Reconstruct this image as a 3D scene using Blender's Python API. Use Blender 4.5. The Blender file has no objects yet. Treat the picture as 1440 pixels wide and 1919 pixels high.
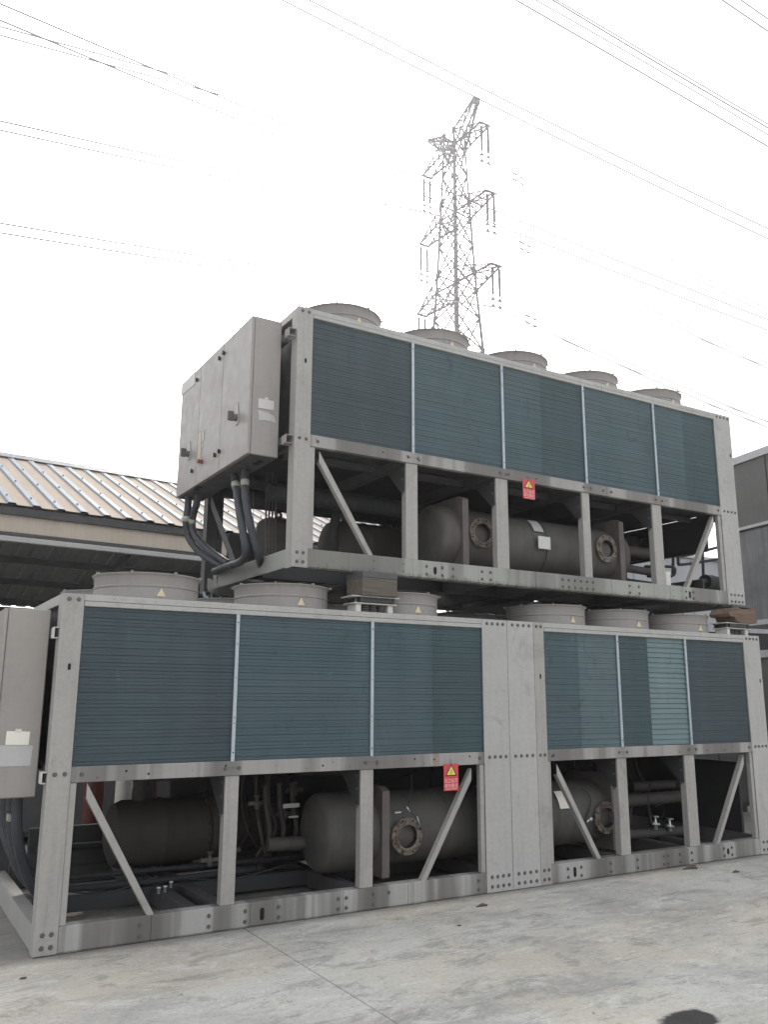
import bpy, math, random
from mathutils import Vector, Matrix
from bpy_extras import mesh_utils
random.seed(7)
S = bpy.context.scene
C = S.collection
R = math.radians

# ------------------------------------------------------------------ camera
CAM = Vector((-1.0851, -6.0985, 1.6173))
YAW, PITCH, ROLL, FPX = 0.538537, 0.214075, 0.004493, 1589.61
cf = Vector((math.sin(YAW)*math.cos(PITCH), math.cos(YAW)*math.cos(PITCH), math.sin(PITCH)))
r0 = Vector((math.cos(YAW), -math.sin(YAW), 0)); u0 = r0.cross(cf)
cr = math.cos(ROLL)*r0 + math.sin(ROLL)*u0; cu = -math.sin(ROLL)*r0 + math.cos(ROLL)*u0
cam = bpy.data.objects.new('camera', bpy.data.cameras.new('camera')); C.objects.link(cam)
cam.matrix_world = Matrix(((cr.x, cu.x, -cf.x, CAM.x), (cr.y, cu.y, -cf.y, CAM.y), (cr.z, cu.z, -cf.z, CAM.z), (0, 0, 0, 1)))
cam.data.sensor_fit = 'VERTICAL'; cam.data.sensor_height = 36; cam.data.lens = FPX*36/1919
cam.data.clip_start = 0.05; cam.data.clip_end = 3000
S.camera = cam

# ------------------------------------------------------------------ world, sun, exposure
SUN_EL, SUN_AZ = R(33.6), R(22.7)          # azimuth from +Y towards +X
W = bpy.data.worlds.new('World'); S.world = W; W.use_nodes = True
wt = W.node_tree; wt.nodes.clear()
sky = wt.nodes.new('ShaderNodeTexSky'); sky.sky_type = 'NISHITA'; sky.sun_disc = False
sky.sun_elevation = SUN_EL; sky.sun_rotation = SUN_AZ; sky.air_density = 1.0; sky.dust_density = 6.0; sky.ozone_density = 1.0
hs = wt.nodes.new('ShaderNodeHueSaturation'); hs.inputs['Saturation'].default_value = 0.25
bg = wt.nodes.new('ShaderNodeBackground'); bg.inputs['Strength'].default_value = 0.08
bg2 = wt.nodes.new('ShaderNodeBackground'); bg2.inputs['Color'].default_value = (0.945, 0.975, 1.0, 1); bg2.inputs['Strength'].default_value = 0.60
ad = wt.nodes.new('ShaderNodeAddShader'); wo = wt.nodes.new('ShaderNodeOutputWorld')
wt.links.new(sky.outputs[0], hs.inputs['Color']); wt.links.new(hs.outputs[0], bg.inputs['Color'])
wt.links.new(bg.outputs[0], ad.inputs[0]); wt.links.new(bg2.outputs[0], ad.inputs[1]); wt.links.new(ad.outputs[0], wo.inputs['Surface'])
sl = bpy.data.lights.new('sun', 'SUN'); sl.energy = 1.7; sl.angle = R(5); sl.color = (1.0, 0.94, 0.85)
sun = bpy.data.objects.new('sun', sl); C.objects.link(sun)
sd = Vector((math.sin(SUN_AZ)*math.cos(SUN_EL), math.cos(SUN_AZ)*math.cos(SUN_EL), math.sin(SUN_EL)))
sun.rotation_euler = sd.to_track_quat('Z', 'Y').to_euler(); sun.location = (0, 0, 30)
S.view_settings.view_transform = 'Standard'; S.view_settings.look = 'None'
S.view_settings.exposure = 0.85; S.view_settings.gamma = 1.0; S.view_settings.use_curve_mapping = False
S.render.engine = 'CYCLES'

# ------------------------------------------------------------------ helpers
def at(u, v, axis, val):
    """world point where the sight line of a photo pixel meets the plane axis = val"""
    w = cf + cr*(u-720)/FPX + cu*(959.5-v)/FPX
    return CAM + w*((val-CAM[axis])/w[axis])

def V(*a): return Vector(a)

class MB:
    def __init__(s): s.v = []; s.f = []; s.mi = []; s.m = 0; s.smooth = []; s.sm = False
    def add(s, vs, fs):
        b = len(s.v); s.v += [tuple(p) for p in vs]
        for f in fs: s.f.append([i+b for i in f]); s.mi.append(s.m); s.smooth.append(s.sm)
        return s
    def box(s, x0, x1, y0, y1, z0, z1):
        return s.add([(x, y, z) for z in (z0, z1) for y in (y0, y1) for x in (x0, x1)],
              [(0, 2, 3, 1), (4, 5, 7, 6), (0, 1, 5, 4), (2, 6, 7, 3), (0, 4, 6, 2), (1, 3, 7, 5)])
    def cbox(s, x0, x1, y0, y1, z0, z1, c=0.004):
        """box with chamfered edges"""
        if x0 > x1: x0, x1 = x1, x0
        if y0 > y1: y0, y1 = y1, y0
        if z0 > z1: z0, z1 = z1, z0
        c = min(c, (x1-x0)*.3, (y1-y0)*.3, (z1-z0)*.3)
        L = ((x0, x1), (y0, y1), (z0, z1)); vs = []; idx = {}
        for ix in (0, 1):
            for iy in (0, 1):
                for iz in (0, 1):
                    k = (ix, iy, iz)
                    for a in range(3):
                        p = [L[t][k[t]] for t in range(3)]
                        for t in range(3):
                            if t != a: p[t] += c if k[t] == 0 else -c
                        idx[k+(a,)] = len(vs); vs.append(p)
        fs = []
        for a in range(3):
            b, d = (a+1) % 3, (a+2) % 3
            for e in (0, 1):
                q = []
                for (i, j) in ((0, 0), (1, 0), (1, 1), (0, 1)):
                    k = [0, 0, 0]; k[a] = e; k[b] = i; k[d] = j; q.append(idx[tuple(k)+(a,)])
                fs.append(q if e else q[::-1])
        for a in range(3):       # edges along axis a
            b, d = (a+1) % 3, (a+2) % 3
            for (i, j) in ((0, 0), (1, 0), (1, 1), (0, 1)):
                k0 = [0, 0, 0]; k0[b] = i; k0[d] = j; k1 = list(k0); k1[a] = 1
                q = [idx[tuple(k0)+(b,)], idx[tuple(k1)+(b,)], idx[tuple(k1)+(d,)], idx[tuple(k0)+(d,)]]
                fs.append(q[::-1] if (i == j) else q)
        for k in ((x, y, z) for x in (0, 1) for y in (0, 1) for z in (0, 1)):
            q = [idx[k+(0,)], idx[k+(1,)], idx[k+(2,)]]
            fs.append(q if sum(k) % 2 else q[::-1])
        return s.add(vs, fs)
    def bar(s, p0, p1, w, h, up=(0, 0, 1)):
        """rectangular bar from p0 to p1; w across, h along up"""
        p0 = Vector(p0); p1 = Vector(p1); d = (p1-p0).normalized(); up = Vector(up)
        a = d.cross(up)
        if a.length < 1e-4: a = d.cross(Vector((1, 0, 0)))
        a.normalize(); b = a.cross(d).normalized()
        vs = [p + a*w*sx/2 + b*h*sy/2 for p in (p0, p1) for sx, sy in ((-1, -1), (1, -1), (1, 1), (-1, 1))]
        return s.add(vs, [(0, 1, 2, 3), (7, 6, 5, 4), (0, 4, 5, 1), (1, 5, 6, 2), (2, 6, 7, 3), (3, 7, 4, 0)])
    def tube(s, pts, r, n=8, cap=True, sm=True):
        pts = [Vector(p) for p in pts]; rs = r if isinstance(r, (list, tuple)) else [r]*len(pts)
        vs = []; prev = None
        for i, p in enumerate(pts):
            d = (pts[min(i+1, len(pts)-1)]-pts[max(i-1, 0)]).normalized()
            if prev is None:
                a = d.cross(Vector((0, 0, 1)));
                if a.length < 1e-3: a = d.cross(Vector((1, 0, 0)))
            else: a = prev - d*prev.dot(d)
            a.normalize(); prev = a; b = d.cross(a)
            for k in range(n):
                t = 2*math.pi*k/n; vs.append(p + (a*math.cos(t)+b*math.sin(t))*rs[i])
        fs = []
        for i in range(len(pts)-1):
            for k in range(n):
                k2 = (k+1) % n; fs.append((i*n+k, i*n+k2, (i+1)*n+k2, (i+1)*n+k))
        o = s.sm; s.sm = sm; s.add(vs, fs); s.sm = o
        if cap: 
            b = len(s.v)-len(vs)
            s.f.append([b+k for k in range(n)][::-1]); s.mi.append(s.m); s.smooth.append(False)
            s.f.append([b+(len(pts)-1)*n+k for k in range(n)]); s.mi.append(s.m); s.smooth.append(False)
        return s
    def lathe(s, o, d, prof, n=32, a0=0, sm=True):
        """revolve profile [(t along d, radius)] about axis o + t d"""
        o = Vector(o); d = Vector(d).normalized(); a = d.cross(Vector((0, 0, 1)))
        if a.length < 1e-3: a = Vector((1, 0, 0))
        a.normalize(); b = d.cross(a); vs = []
        for (t, r) in prof:
            for k in range(n):
                q = 2*math.pi*k/n+a0; vs.append(o+d*t+(a*math.cos(q)+b*math.sin(q))*r)
        fs = [(i*n+k, i*n+(k+1) % n, (i+1)*n+(k+1) % n, (i+1)*n+k) for i in range(len(prof)-1) for k in range(n)]
        q = s.sm; s.sm = sm; s.add(vs, fs); s.sm = q
        return s
    def prism(s, poly, axis, t0, t1):
        """polygon [(p,q)] in the plane normal to axis, extruded from t0 to t1"""
        def P(p, q, t):
            return {0: (t, p, q), 1: (p, t, q), 2: (p, q, t)}[axis]
        n = len(poly); vs = [P(p, q, t0) for p, q in poly]+[P(p, q, t1) for p, q in poly]
        fs = [list(range(n))[::-1], list(range(n, 2*n))]+[(i, (i+1) % n, n+(i+1) % n, n+i) for i in range(n)]
        return s.add(vs, fs)
    def disc(s, c, nrm, r, n=10, rx=None):
        c = Vector(c); d = Vector(nrm).normalized(); a = d.cross(Vector((0, 0, 1)))
        if a.length < 1e-3: a = Vector((1, 0, 0))
        a.normalize(); b = a.cross(d)
        vs = [c+a*math.cos(2*math.pi*k/n)*r+b*math.sin(2*math.pi*k/n)*(rx or r) for k in range(n)]
        return s.add(vs, [list(range(n))])
    def build(s, name, mats, parent=None, kind=None, label=None, local=False, auto=None):
        me = bpy.data.meshes.new(name)
        off = Vector((0, 0, 0))
        if parent is not None and not local:
            p = parent
            while p is not None: off += p.location; p = p.parent
        me.from_pydata([tuple(Vector(q)-off) for q in s.v], [], s.f)
        if not isinstance(mats, (list, tuple)): mats = [mats]
        for m in mats: me.materials.append(m)
        me.polygons.foreach_set('material_index', s.mi); me.polygons.foreach_set('use_smooth', s.smooth)
        me.update()
        import bmesh
        bm = bmesh.new(); bm.from_mesh(me); bmesh.ops.recalc_face_normals(bm, faces=bm.faces); bm.to_mesh(me); bm.free()
        if auto: me.set_sharp_from_angle(angle=R(auto))
        o = bpy.data.objects.new(name, me); C.objects.link(o); o.parent = parent
        if kind: o['kind'] = kind
        if label: o['label'] = label
        return o

def thing(name, label, cat, loc=(0, 0, 0), group=None):
    o = bpy.data.objects.new(name, None); C.objects.link(o); o.location = loc; o.empty_display_size = .1
    o['label'] = label; o['category'] = cat
    if group: o['group'] = group
    return o
def tag(o, label, cat, group=None):
    o['label'] = label; o['category'] = cat
    if group: o['group'] = group
    return o
def copy_tree(o, parent=None):
    c = o.copy(); C.objects.link(c); c.parent = parent
    for ch in list(o.children): copy_tree(ch, c)
    return c
def smooth_path(pts, n=5):
    pts = [Vector(p) for p in pts]; P = [pts[0]*2-pts[1]]+pts+[pts[-1]*2-pts[-2]]; out = []
    for i in range(1, len(P)-2):
        for k in range(n):
            t = k/n; a, b, c, d = P[i-1], P[i], P[i+1], P[i+2]
            out.append(0.5*((2*b)+(c-a)*t+(2*a-5*b+4*c-d)*t*t+(3*b-a-3*c+d)*t**3))
    out.append(pts[-1]); return out

# ------------------------------------------------------------------ materials
class N:
    def __init__(s, name, rough=0.7, metal=0.0, spec=0.4):
        s.m = bpy.data.materials.new(name); s.m.use_nodes = True; s.t = s.m.node_tree; s.b = s.t.nodes['Principled BSDF']
        s.b.inputs['Roughness'].default_value = rough; s.b.inputs['Metallic'].default_value = metal
        s.b.inputs['Specular IOR Level'].default_value = spec
        s.geo = s.t.nodes.new('ShaderNodeNewGeometry'); s.pos = s.geo.outputs['Position']
    def lk(s, a, b): s.t.links.new(a, b)
    def mapped(s, scale, src=None, loc=(0, 0, 0)):
        n = s.t.nodes.new('ShaderNodeMapping'); n.inputs['Scale'].default_value = scale; n.inputs['Location'].default_value = loc
        s.lk(src or s.pos, n.inputs['Vector']); return n.outputs[0]
    def noise(s, scale=5, detail=4, rough=.6, vec=None, dist=0):
        n = s.t.nodes.new('ShaderNodeTexNoise'); n.inputs['Scale'].default_value = scale; n.inputs['Detail'].default_value = detail
        n.inputs['Roughness'].default_value = rough; n.inputs['Distortion'].default_value = dist
        s.lk(vec or s.pos, n.inputs['Vector']); return n.outputs['Fac']
    def ramp(s, fac, stops):
        n = s.t.nodes.new('ShaderNodeValToRGB'); e = n.color_ramp.elements
        while len(e) < len(stops): e.new(0.5)
        for i, (p, c) in enumerate(stops):
            e[i].position = p; e[i].color = (c, c, c, 1) if isinstance(c, (int, float)) else (*c, 1)
        s.lk(fac, n.inputs[0]); return n.outputs[0]
    def mix(s, fac, a, b, mode='MIX'):
        n = s.t.nodes.new('ShaderNodeMix'); n.data_type = 'RGBA'; n.blend_type = mode
        for ix, val in ((0, fac), (6, a), (7, b)):
            sock = n.inputs[ix]
            if hasattr(val, 'links'): s.lk(val, sock)
            elif isinstance(val, (int, float)): sock.default_value = val if ix == 0 else (val, val, val, 1)
            else: sock.default_value = (*val, 1)
        return n.outputs[2]
    def math(s, op, a, b=0.0, clamp=False):
        n = s.t.nodes.new('ShaderNodeMath'); n.operation = op; n.use_clamp = clamp
        for sock, val in ((n.inputs[0], a), (n.inputs[1], b)):
            if hasattr(val, 'links'): s.lk(val, sock)
            else: sock.default_value = val
        return n.outputs[0]
    def sep(s, src=None):
        n = s.t.nodes.new('ShaderNodeSeparateXYZ'); s.lk(src or s.pos, n.inputs[0]); return n.outputs
    def col(s, c): 
        if hasattr(c, 'links'): s.lk(c, s.b.inputs['Base Color'])
        else: s.b.inputs['Base Color'].default_value = (*c, 1)
        return s
    def bump(s, h, st=.3, dist=.01):
        n = s.t.nodes.new('ShaderNodeBump'); n.inputs['Strength'].default_value = st; n.inputs['Distance'].default_value = dist
        s.lk(h, n.inputs['Height']); s.lk(n.outputs[0], s.b.inputs['Normal']); return s
    def rough(s, f): s.lk(f, s.b.inputs['Roughness']); return s

def paint(name, c, dirt=(.10, .09, .08), amt=.35, rough=.55, streak=.25, metal=0.0, spec=.4):
    n = N(name, rough, metal, spec)
    big = n.ramp(n.noise(1.3, 5, .6), [(.35, 0), (.75, 1)])
    fine = n.ramp(n.noise(28, 5, .7), [(.4, 0), (.8, 1)])
    st = n.ramp(n.noise(1, 5, .65, n.mapped((26, 26, 1.1))), [(.5, 0), (.78, 1)])
    c2 = tuple(x*.82 for x in c)
    k = n.mix(n.math('MULTIPLY', big, .8), c, c2)
    k = n.mix(n.math('MULTIPLY', fine, amt*.5), k, dirt)
    k = n.mix(n.math('MULTIPLY', st, streak), k, dirt)
    sm = n.ramp(n.noise(3.1, 7, .72, n.mapped((1, 1, .7), loc=(1, 8, 3)), 1.4), [(.56, 0), (.66, 1)])
    k = n.mix(n.math('MULTIPLY', sm, amt*.55), k, dirt)
    chip = n.ramp(n.noise(17, 5, .7, n.mapped((1, 1, 1), loc=(4, 1, 9))), [(.69, 0), (.72, 1)])
    k = n.mix(n.math('MULTIPLY', chip, .55), k, (.12, .085, .065))
    n.col(k); n.rough(n.ramp(n.noise(9, 3), [(.3, rough-.08), (.8, rough+.14)]))
    n.bump(n.noise(60, 3), .05, .002)
    return n
M = {}
M['post'] = paint('post_paint', (.34, .325, .307), streak=.32, amt=.45).m
M['plate'] = paint('plate_paint', (.388, .380, .367), streak=.2, amt=.4).m
M['cabinet'] = paint('cabinet_paint', (.29, .27, .252), streak=.1, amt=.2, rough=.45).m
M['shroud'] = paint('shroud_paint', (.262, .246, .236), streak=.22, amt=.3).m
M['mullion'] = paint('galvanised_strip', (.40, .45, .49), streak=.15, rough=.4, metal=.3).m

def rail_material(name, base, seed=0, amt=.8, moss=None):
    n = N(name, .6)
    g = n.ramp(n.noise(1, 3, .5, n.mapped((2.3, 0.3, 0.12), loc=(seed, 0, 0))), [(.445, 0), (.50, .75), (.60, 1)])
    g1 = n.ramp(n.noise(1, 3, .6, n.mapped((9, 0.3, 0.4), loc=(seed, 3, 0))), [(.56, 0), (.66, 1)])
    g2 = n.ramp(n.noise(1, 4, .7, n.mapped((40, 2, 1.2))), [(.45, 0), (.75, 1)])
    big = n.noise(2.2, 4)
    k = n.mix(big, tuple(a*1.15 for a in base), tuple(a*.82 for a in base))
    k = n.mix(n.math('MULTIPLY', g2, .22), k, (.13, .115, .10))
    k = n.mix(n.math('MULTIPLY', g1, .45*amt), k, (.12, .11, .10))
    k = n.mix(n.math('MULTIPLY', g, amt), k, (.095, .088, .082))
    rust = n.ramp(n.noise(1, 3, .6, n.mapped((5.1, .3, .3), loc=(4+seed, 0, 0))), [(.66, 0), (.72, 1)])
    k = n.mix(n.math('MULTIPLY', rust, .5), k, (.19, .10, .06))
    if moss:
        z = n.sep()[2]; sp = n.noise(1, 6, .75, n.mapped((42, 3, 12)))
        h = n.math('MULTIPLY', n.math('SUBTRACT', moss+.085, z), 9.0)
        e = n.ramp(n.math('ADD', sp, n.math('MULTIPLY', h, .5)), [(.72, 0), (.92, 1)])
        k = n.mix(n.math('MULTIPLY', e, .7), k, (.055, .052, .042))
    sp = n.ramp(n.noise(70, 4, .8), [(.58, 0), (.7, 1)])
    k = n.mix(n.math('MULTIPLY', sp, .3), k, (.08, .07, .065))
    n.col(k); n.bump(n.noise(50, 3), .08, .002); return n.m
M['rail'] = rail_material('base_rail_paint', (.325, .318, .305), 0, .88)
M['mid'] = rail_material('mid_beam_paint', (.295, .283, .27), 3, .75)
M['upper_rail'] = rail_material('mossy_rail_paint', (.285, .29, .265), 7, .6, 2.6422)

def coil_material(name, c, c2, band=None):
    n = N(name, .55, 0, .35)
    xyz = n.sep()
    # vertical fins
    w = n.math('SINE', n.math('MULTIPLY', xyz[0], 900.0)); 
    big = n.ramp(n.noise(.8, 4, .55), [(.36, 0), (.66, 1)])
    k = n.mix(big, c, c2)
    col = n.ramp(n.noise(1, 4, .6, n.mapped((3.5, 1, .35))), [(.42, 0), (.7, 1)])
    k = n.mix(n.math('MULTIPLY', col, .30), k, tuple(a*1.45 for a in c2))
    rows = n.ramp(n.noise(1, 2, .5, n.mapped((.7, 1, 22))), [(.4, 0), (.65, 1)])
    k = n.mix(n.math('MULTIPLY', rows, .28), k, tuple(a*.62 for a in c))
    scuff = n.ramp(n.noise(2.6, 6, .75, n.mapped((1.4, 1, 1)), 1.2), [(.57, 0), (.66, 1)])
    k = n.mix(n.math('MULTIPLY', scuff, .5), k, (.028, .04, .046))
    low = n.ramp(n.noise(1.1, 3, .5, n.mapped((1, 1, 1.3), loc=(6, 2, 1))), [(.42, 0), (.62, 1)])
    k = n.mix(n.math('MULTIPLY', low, .35), k, tuple(a*b for a, b in zip(c, (1.25, .95, .95))))
    strk = n.ramp(n.noise(1, 5, .7, n.mapped((9, 1, 1.6), loc=(3, 5, 2)), .5), [(.60, 0), (.70, 1)])
    k = n.mix(n.math('MULTIPLY', strk, .35), k, (.03, .045, .048))
    pale = n.ramp(n.noise(5.0, 6, .8, n.mapped((1.6, 1, .6), loc=(3, 1, 7)), .6), [(.62, 0), (.70, 1)])
    k = n.mix(n.math('MULTIPLY', pale, .4), k, (.20, .26, .28))
    fine = n.ramp(w, [(0, .85), (1, 1.0)])
    k = n.mix(1.0, k, fine, 'MULTIPLY')
    n.col(k); n.bump(w, .12, .001); return n.m
M['coil'] = coil_material('coil_fins_teal', (.050, .086, .099), (.062, .102, .115))
M['coil_dark'] = coil_material('coil_fins_slate', (.038, .058, .069), (.046, .072, .082))
M['coil_deep'] = coil_material('coil_fins_deep_green', (.037, .068, .077), (.044, .077, .087))
M['coil_pale'] = coil_material('coil_fins_pale', (.080, .126, .139), (.093, .142, .157))
M['coil_silver'] = coil_material('coil_fins_silver', (.115, .175, .185), (.15, .215, .225))
M['coil_gap'] = N('coil_gap', .9).col((.034, .052, .058)).m

M['dark'] = paint('grimy_underside_and_blocker', (.050, .051, .055), (.03, .03, .03), .5).m
M['beam_dark'] = paint('grimy_beam_shade_plate', (.085, .084, .087), (.05, .05, .05), .5).m  # beams and rear frame; also puts shade into the cabinet undersides
M['black'] = N('black_void', .9).col((.008, .008, .009)).m
M['rubber'] = paint('black_rubber_lagging', (.028, .030, .034), (.09, .085, .08), .35, .75, .15).m
M['hose'] = paint('black_conduit', (.045, .049, .058), (.10, .095, .09), .2, .5, .1).m
M['tape'] = N('pale_tape', .6).col((.36, .37, .33)).m
def shell(name, c, c2):
    n = N(name, .72); a = n.ramp(n.noise(3.2, 6, .65), [(.35, 0), (.7, 1)]); k = n.mix(a, c, c2)
    st = n.ramp(n.noise(1, 4, .6, n.mapped((14, 3, 1.4))), [(.52, 0), (.75, 1)])
    k = n.mix(n.math('MULTIPLY', st, .5), k, tuple(x*.5 for x in c)); n.col(k); n.bump(n.noise(18, 4), .35, .006); return n.m
M['shell'] = shell('foam_lagged_shell', (.070, .066, .062), (.100, .093, .086))
M['tubesheet'] = shell('brown_lagging_edge', (.10, .083, .081), (.14, .118, .113))
M['comp'] = shell('compressor_cast_brown', (.065, .056, .046), (.048, .043, .037))
M['pipe'] = shell('pipe_lagging', (.090, .080, .074), (.065, .060, .057))
n = N('rusty_flange', .8)
a = n.ramp(n.noise(22, 6, .7), [(.42, 0), (.6, 1)]); k = n.mix(a, (.07, .045, .033), (.17, .155, .13))
b = n.ramp(n.noise(30, 5, .7, n.mapped((1, 1, 1), loc=(5, 5, 5))), [(.62, 0), (.70, 1)]); k = n.mix(b, k, (.20, .085, .04))
n.col(k); n.bump(n.noise(60, 4), .4, .004); M['flange'] = n.m
M['bore'] = shell('corroded_bore', (.018, .017, .016), (.03, .027, .024))
M['steel'] = N('bright_scuffed_steel', .35, .8).col((.55, .56, .57)).m
M['bolt'] = N('dull_bolt', .6, .3).col((.12, .11, .105)).m
M['white'] = paint('dirty_white_steel', (.62, .61, .57), (.2, .18, .14), .5).m
M['sticker'] = paint('weathered_sticker', (.55, .55, .53), (.3, .3, .3), .3, .6, .1).m
M['sticker_cream'] = paint('cream_sticker', (.72, .70, .62), (.5, .48, .42), .1, .6, .02).m
M['sticker_grey'] = paint('grey_sticker', (.43, .43, .42), (.3, .3, .3), .5, .6, .1).m
M['sticker_yellow'] = paint('faded_yellow_sticker', (.46, .41, .32), (.36, .33, .28), .2, .6, .02).m
M['triangle'] = paint('faded_yellow_triangle', (.60, .50, .33), (.4, .36, .28), .15, .6, .02).m
M['red'] = N('sign_red', .5).col((.50, .055, .07)).m
M['redsw'] = N('red_switch', .5).col((.26, .065, .055)).m
M['yellow'] = N('sign_yellow', .5).col((.70, .62, .12)).m
M['ink'] = N('sign_black', .5).col((.02, .015, .012)).m
M['lettering'] = N('sign_pale_lettering', .6).col((.70, .38, .36)).m
n = N('weathered_timber', .85)
g = n.noise(1, 6, .65, n.mapped((3, 30, 40))); k = n.mix(n.ramp(g, [(.35, 0), (.7, 1)]), (.17, .12, .09), (.07, .05, .04)); n.col(k); n.bump(g, .5, .004); M['timber'] = n.m
n = N('grey_timber', .85)
g = n.noise(1, 6, .65, n.mapped((3, 30, 40))); k = n.mix(n.ramp(g, [(.35, 0), (.7, 1)]), (.14, .12, .10), (.06, .047, .037)); n.col(k); n.bump(g, .5, .004); M['timber_grey'] = n.m

# concrete yard
def concrete(name, k0=1.0):
    n = N(name, .88, 0, .25)
    def T(c): return tuple(k0*x for x in c)
    big = n.ramp(n.noise(.62, 5, .6, n.mapped((1, 1.5, 1), loc=(3.2, 1.1, 0)), .5), [(.40, 0), (.60, 1)])
    k = n.mix(big, T((.345, .338, .318)), T((.52, .51, .475)))
    warm = n.ramp(n.noise(.8, 5, .65, n.mapped((1, 1.3, 1), loc=(8, 4, 0)), .6), [(.46, 0), (.62, 1)])
    k = n.mix(n.math('MULTIPLY', warm, .7), k, T((.54, .49, .41)))
    pink = n.ramp(n.noise(1.1, 5, .65, n.mapped((1, 1, 1), loc=(2, 12, 0)), .6), [(.52, 0), (.66, 1)])
    k = n.mix(n.math('MULTIPLY', pink, .4), k, T((.44, .385, .36)))
    for sc, loc, lo, hi, am, c in ((1.9, (9, 2, 0), .53, .60, .55, (.235, .23, .215)), (2.6, (1, 7, 0), .55, .61, .55, (.60, .595, .565)), (5.5, (5, 3, 0), .56, .63, .45, (.24, .23, .21)),
                                   (7.5, (2, 2, 0), .58, .64, .5, (.60, .59, .56))):
        f = n.ramp(n.noise(sc, 8, .74, n.mapped((1, 2.1, 1), loc=loc), 1.0), [(lo, 0), (hi, 1)])
        k = n.mix(n.math('MULTIPLY', f, am), k, T(c))
    for sc, loc, am in ((1.7, (1, 5, 0), .6), (3.1, (7, 1, 0), .5), (5.5, (3, 9, 0), .45)):
        f = n.noise(sc, 7, .72, n.mapped((1, 2.2, 1), loc=loc), 1.8)
        w = n.ramp(f, [(.488, 0), (.50, 1), (.516, 0)]); w = n.mix(1.0, w, n.ramp(n.noise(sc*.6, 3, .5, n.mapped((1, 1, 1), loc=(loc[1], loc[0], 3))), [(.52, 0), (.62, 1)]), 'MULTIPLY')
        k = n.mix(n.math('MULTIPLY', w, am), k, T((.15, .145, .135)))
    fine = n.ramp(n.noise(38, 8, .8), [(.3, .76), (.72, 1.12)])
    k = n.mix(1.0, k, fine, 'MULTIPLY')
    pit = n.ramp(n.noise(14, 3, .6, n.mapped((1, 1, 1), loc=(3, 3, 0))), [(.70, 0), (.74, 1)])
    k = n.mix(n.math('MULTIPLY', pit, .6), k, (.07, .065, .06))
    # concrete darker from the foot of the base rail backwards
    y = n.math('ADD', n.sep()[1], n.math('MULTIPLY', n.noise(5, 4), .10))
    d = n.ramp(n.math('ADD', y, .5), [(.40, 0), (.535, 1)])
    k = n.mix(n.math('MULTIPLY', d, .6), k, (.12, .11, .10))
    n.col(k); n.bump(n.noise(26, 7, .72), .6, .008); return n, k
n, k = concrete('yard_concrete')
xyz = n.sep()
dx = n.math('MULTIPLY', n.math('SUBTRACT', xyz[0], 2.74), 5.2); dy = n.math('MULTIPLY', n.math('SUBTRACT', xyz[1], -2.78), 7.5)
rr = n.math('ADD', n.math('ADD', n.math('MULTIPLY', dx, dx), n.math('MULTIPLY', dy, dy)), n.math('MULTIPLY', n.noise(4, 4), 1.6))
spot = n.ramp(rr, [(.9, 1), (1.0, 0)]); spot = n.ramp(n.math('MULTIPLY', rr, .45), [(.62, 1), (.78, 0)])
k = n.mix(n.math('MULTIPLY', spot, .93), k, (.022, .022, .024)); n.col(k); M['concrete'] = n.m
M['concrete_far'] = concrete('far_concrete', .85)[0].m
n = N('joint_dirt', .95); n.col(n.mix(n.noise(20, 4), (.06, .055, .05), (.14, .13, .12))); M['joint'] = n.m

n = N('roof_pan_sun_glint', .8, 0, .05)  # sun glint on the blue-grey roof put into the pan colour
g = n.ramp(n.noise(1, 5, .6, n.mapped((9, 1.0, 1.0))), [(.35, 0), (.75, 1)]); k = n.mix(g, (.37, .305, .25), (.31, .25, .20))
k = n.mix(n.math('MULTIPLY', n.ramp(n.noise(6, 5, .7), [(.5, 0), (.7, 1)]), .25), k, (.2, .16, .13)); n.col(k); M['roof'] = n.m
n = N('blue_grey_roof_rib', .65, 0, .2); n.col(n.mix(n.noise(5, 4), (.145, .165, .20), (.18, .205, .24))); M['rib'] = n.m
M['roof_under'] = paint('roof_underside', (.30, .30, .31), (.05, .05, .05), .4).m
M['purlin'] = paint('dark_purlin', (.045, .045, .048), (.03, .03, .03), .3).m
M['flashing'] = paint('dark_ridge_cap', (.11, .12, .14), (.05, .05, .05), .3).m
M['fascia'] = paint('stained_cream_render', (.50, .43, .35), (.25, .2, .16), .35, .8, .3).m
M['gutter'] = paint('pale_gutter', (.42, .41, .40), (.2, .18, .16), .4).m
M['brown_wall'] = paint('brown_wall', (.16, .12, .095), (.06, .05, .04), .4, .8).m
n = N('stained_grey_panel', .75)
st = n.ramp(n.noise(1, 6, .68, n.mapped((7, 7, .45))), [(.40, 0), (.66, 1)])
k = n.mix(st, (.125, .125, .125), (.19, .19, .19)); bl = n.ramp(n.noise(1.3, 6, .7), [(.45, 0), (.7, 1)]); k = n.mix(n.math('MULTIPLY', bl, .6), k, (.075, .078, .082))
wh = n.ramp(n.noise(1, 5, .8, n.mapped((13, 13, .8), loc=(4, 4, 4))), [(.66, 0), (.74, 1)]); k = n.mix(n.math('MULTIPLY', wh, .35), k, (.34, .34, .33))
n.col(k); M['stained'] = n.m
M['stained_plain'] = paint('grey_brown_panel', (.11, .105, .10), (.045, .043, .04), .4, .7, .35).m
M['palerail'] = paint('pale_steel_rail', (.42, .41, .42), (.2, .19, .18), .4).m
M['white_wall'] = paint('white_wall', (.30, .31, .33), (.3, .3, .3), .3, .8).m
M['pylon'] = N('galvanised_lattice', .8, .0).col((.06, .055, .07)).m
M['insulator'] = N('insulator_grey', .6).col((.07, .065, .08)).m
M['wire'] = N('aluminium_conductor', .6, 0).col((.22, .22, .22)).m
M['blue_drum'] = paint('blue_paint', (.05, .10, .16), (.05, .04, .04), .4).m
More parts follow.
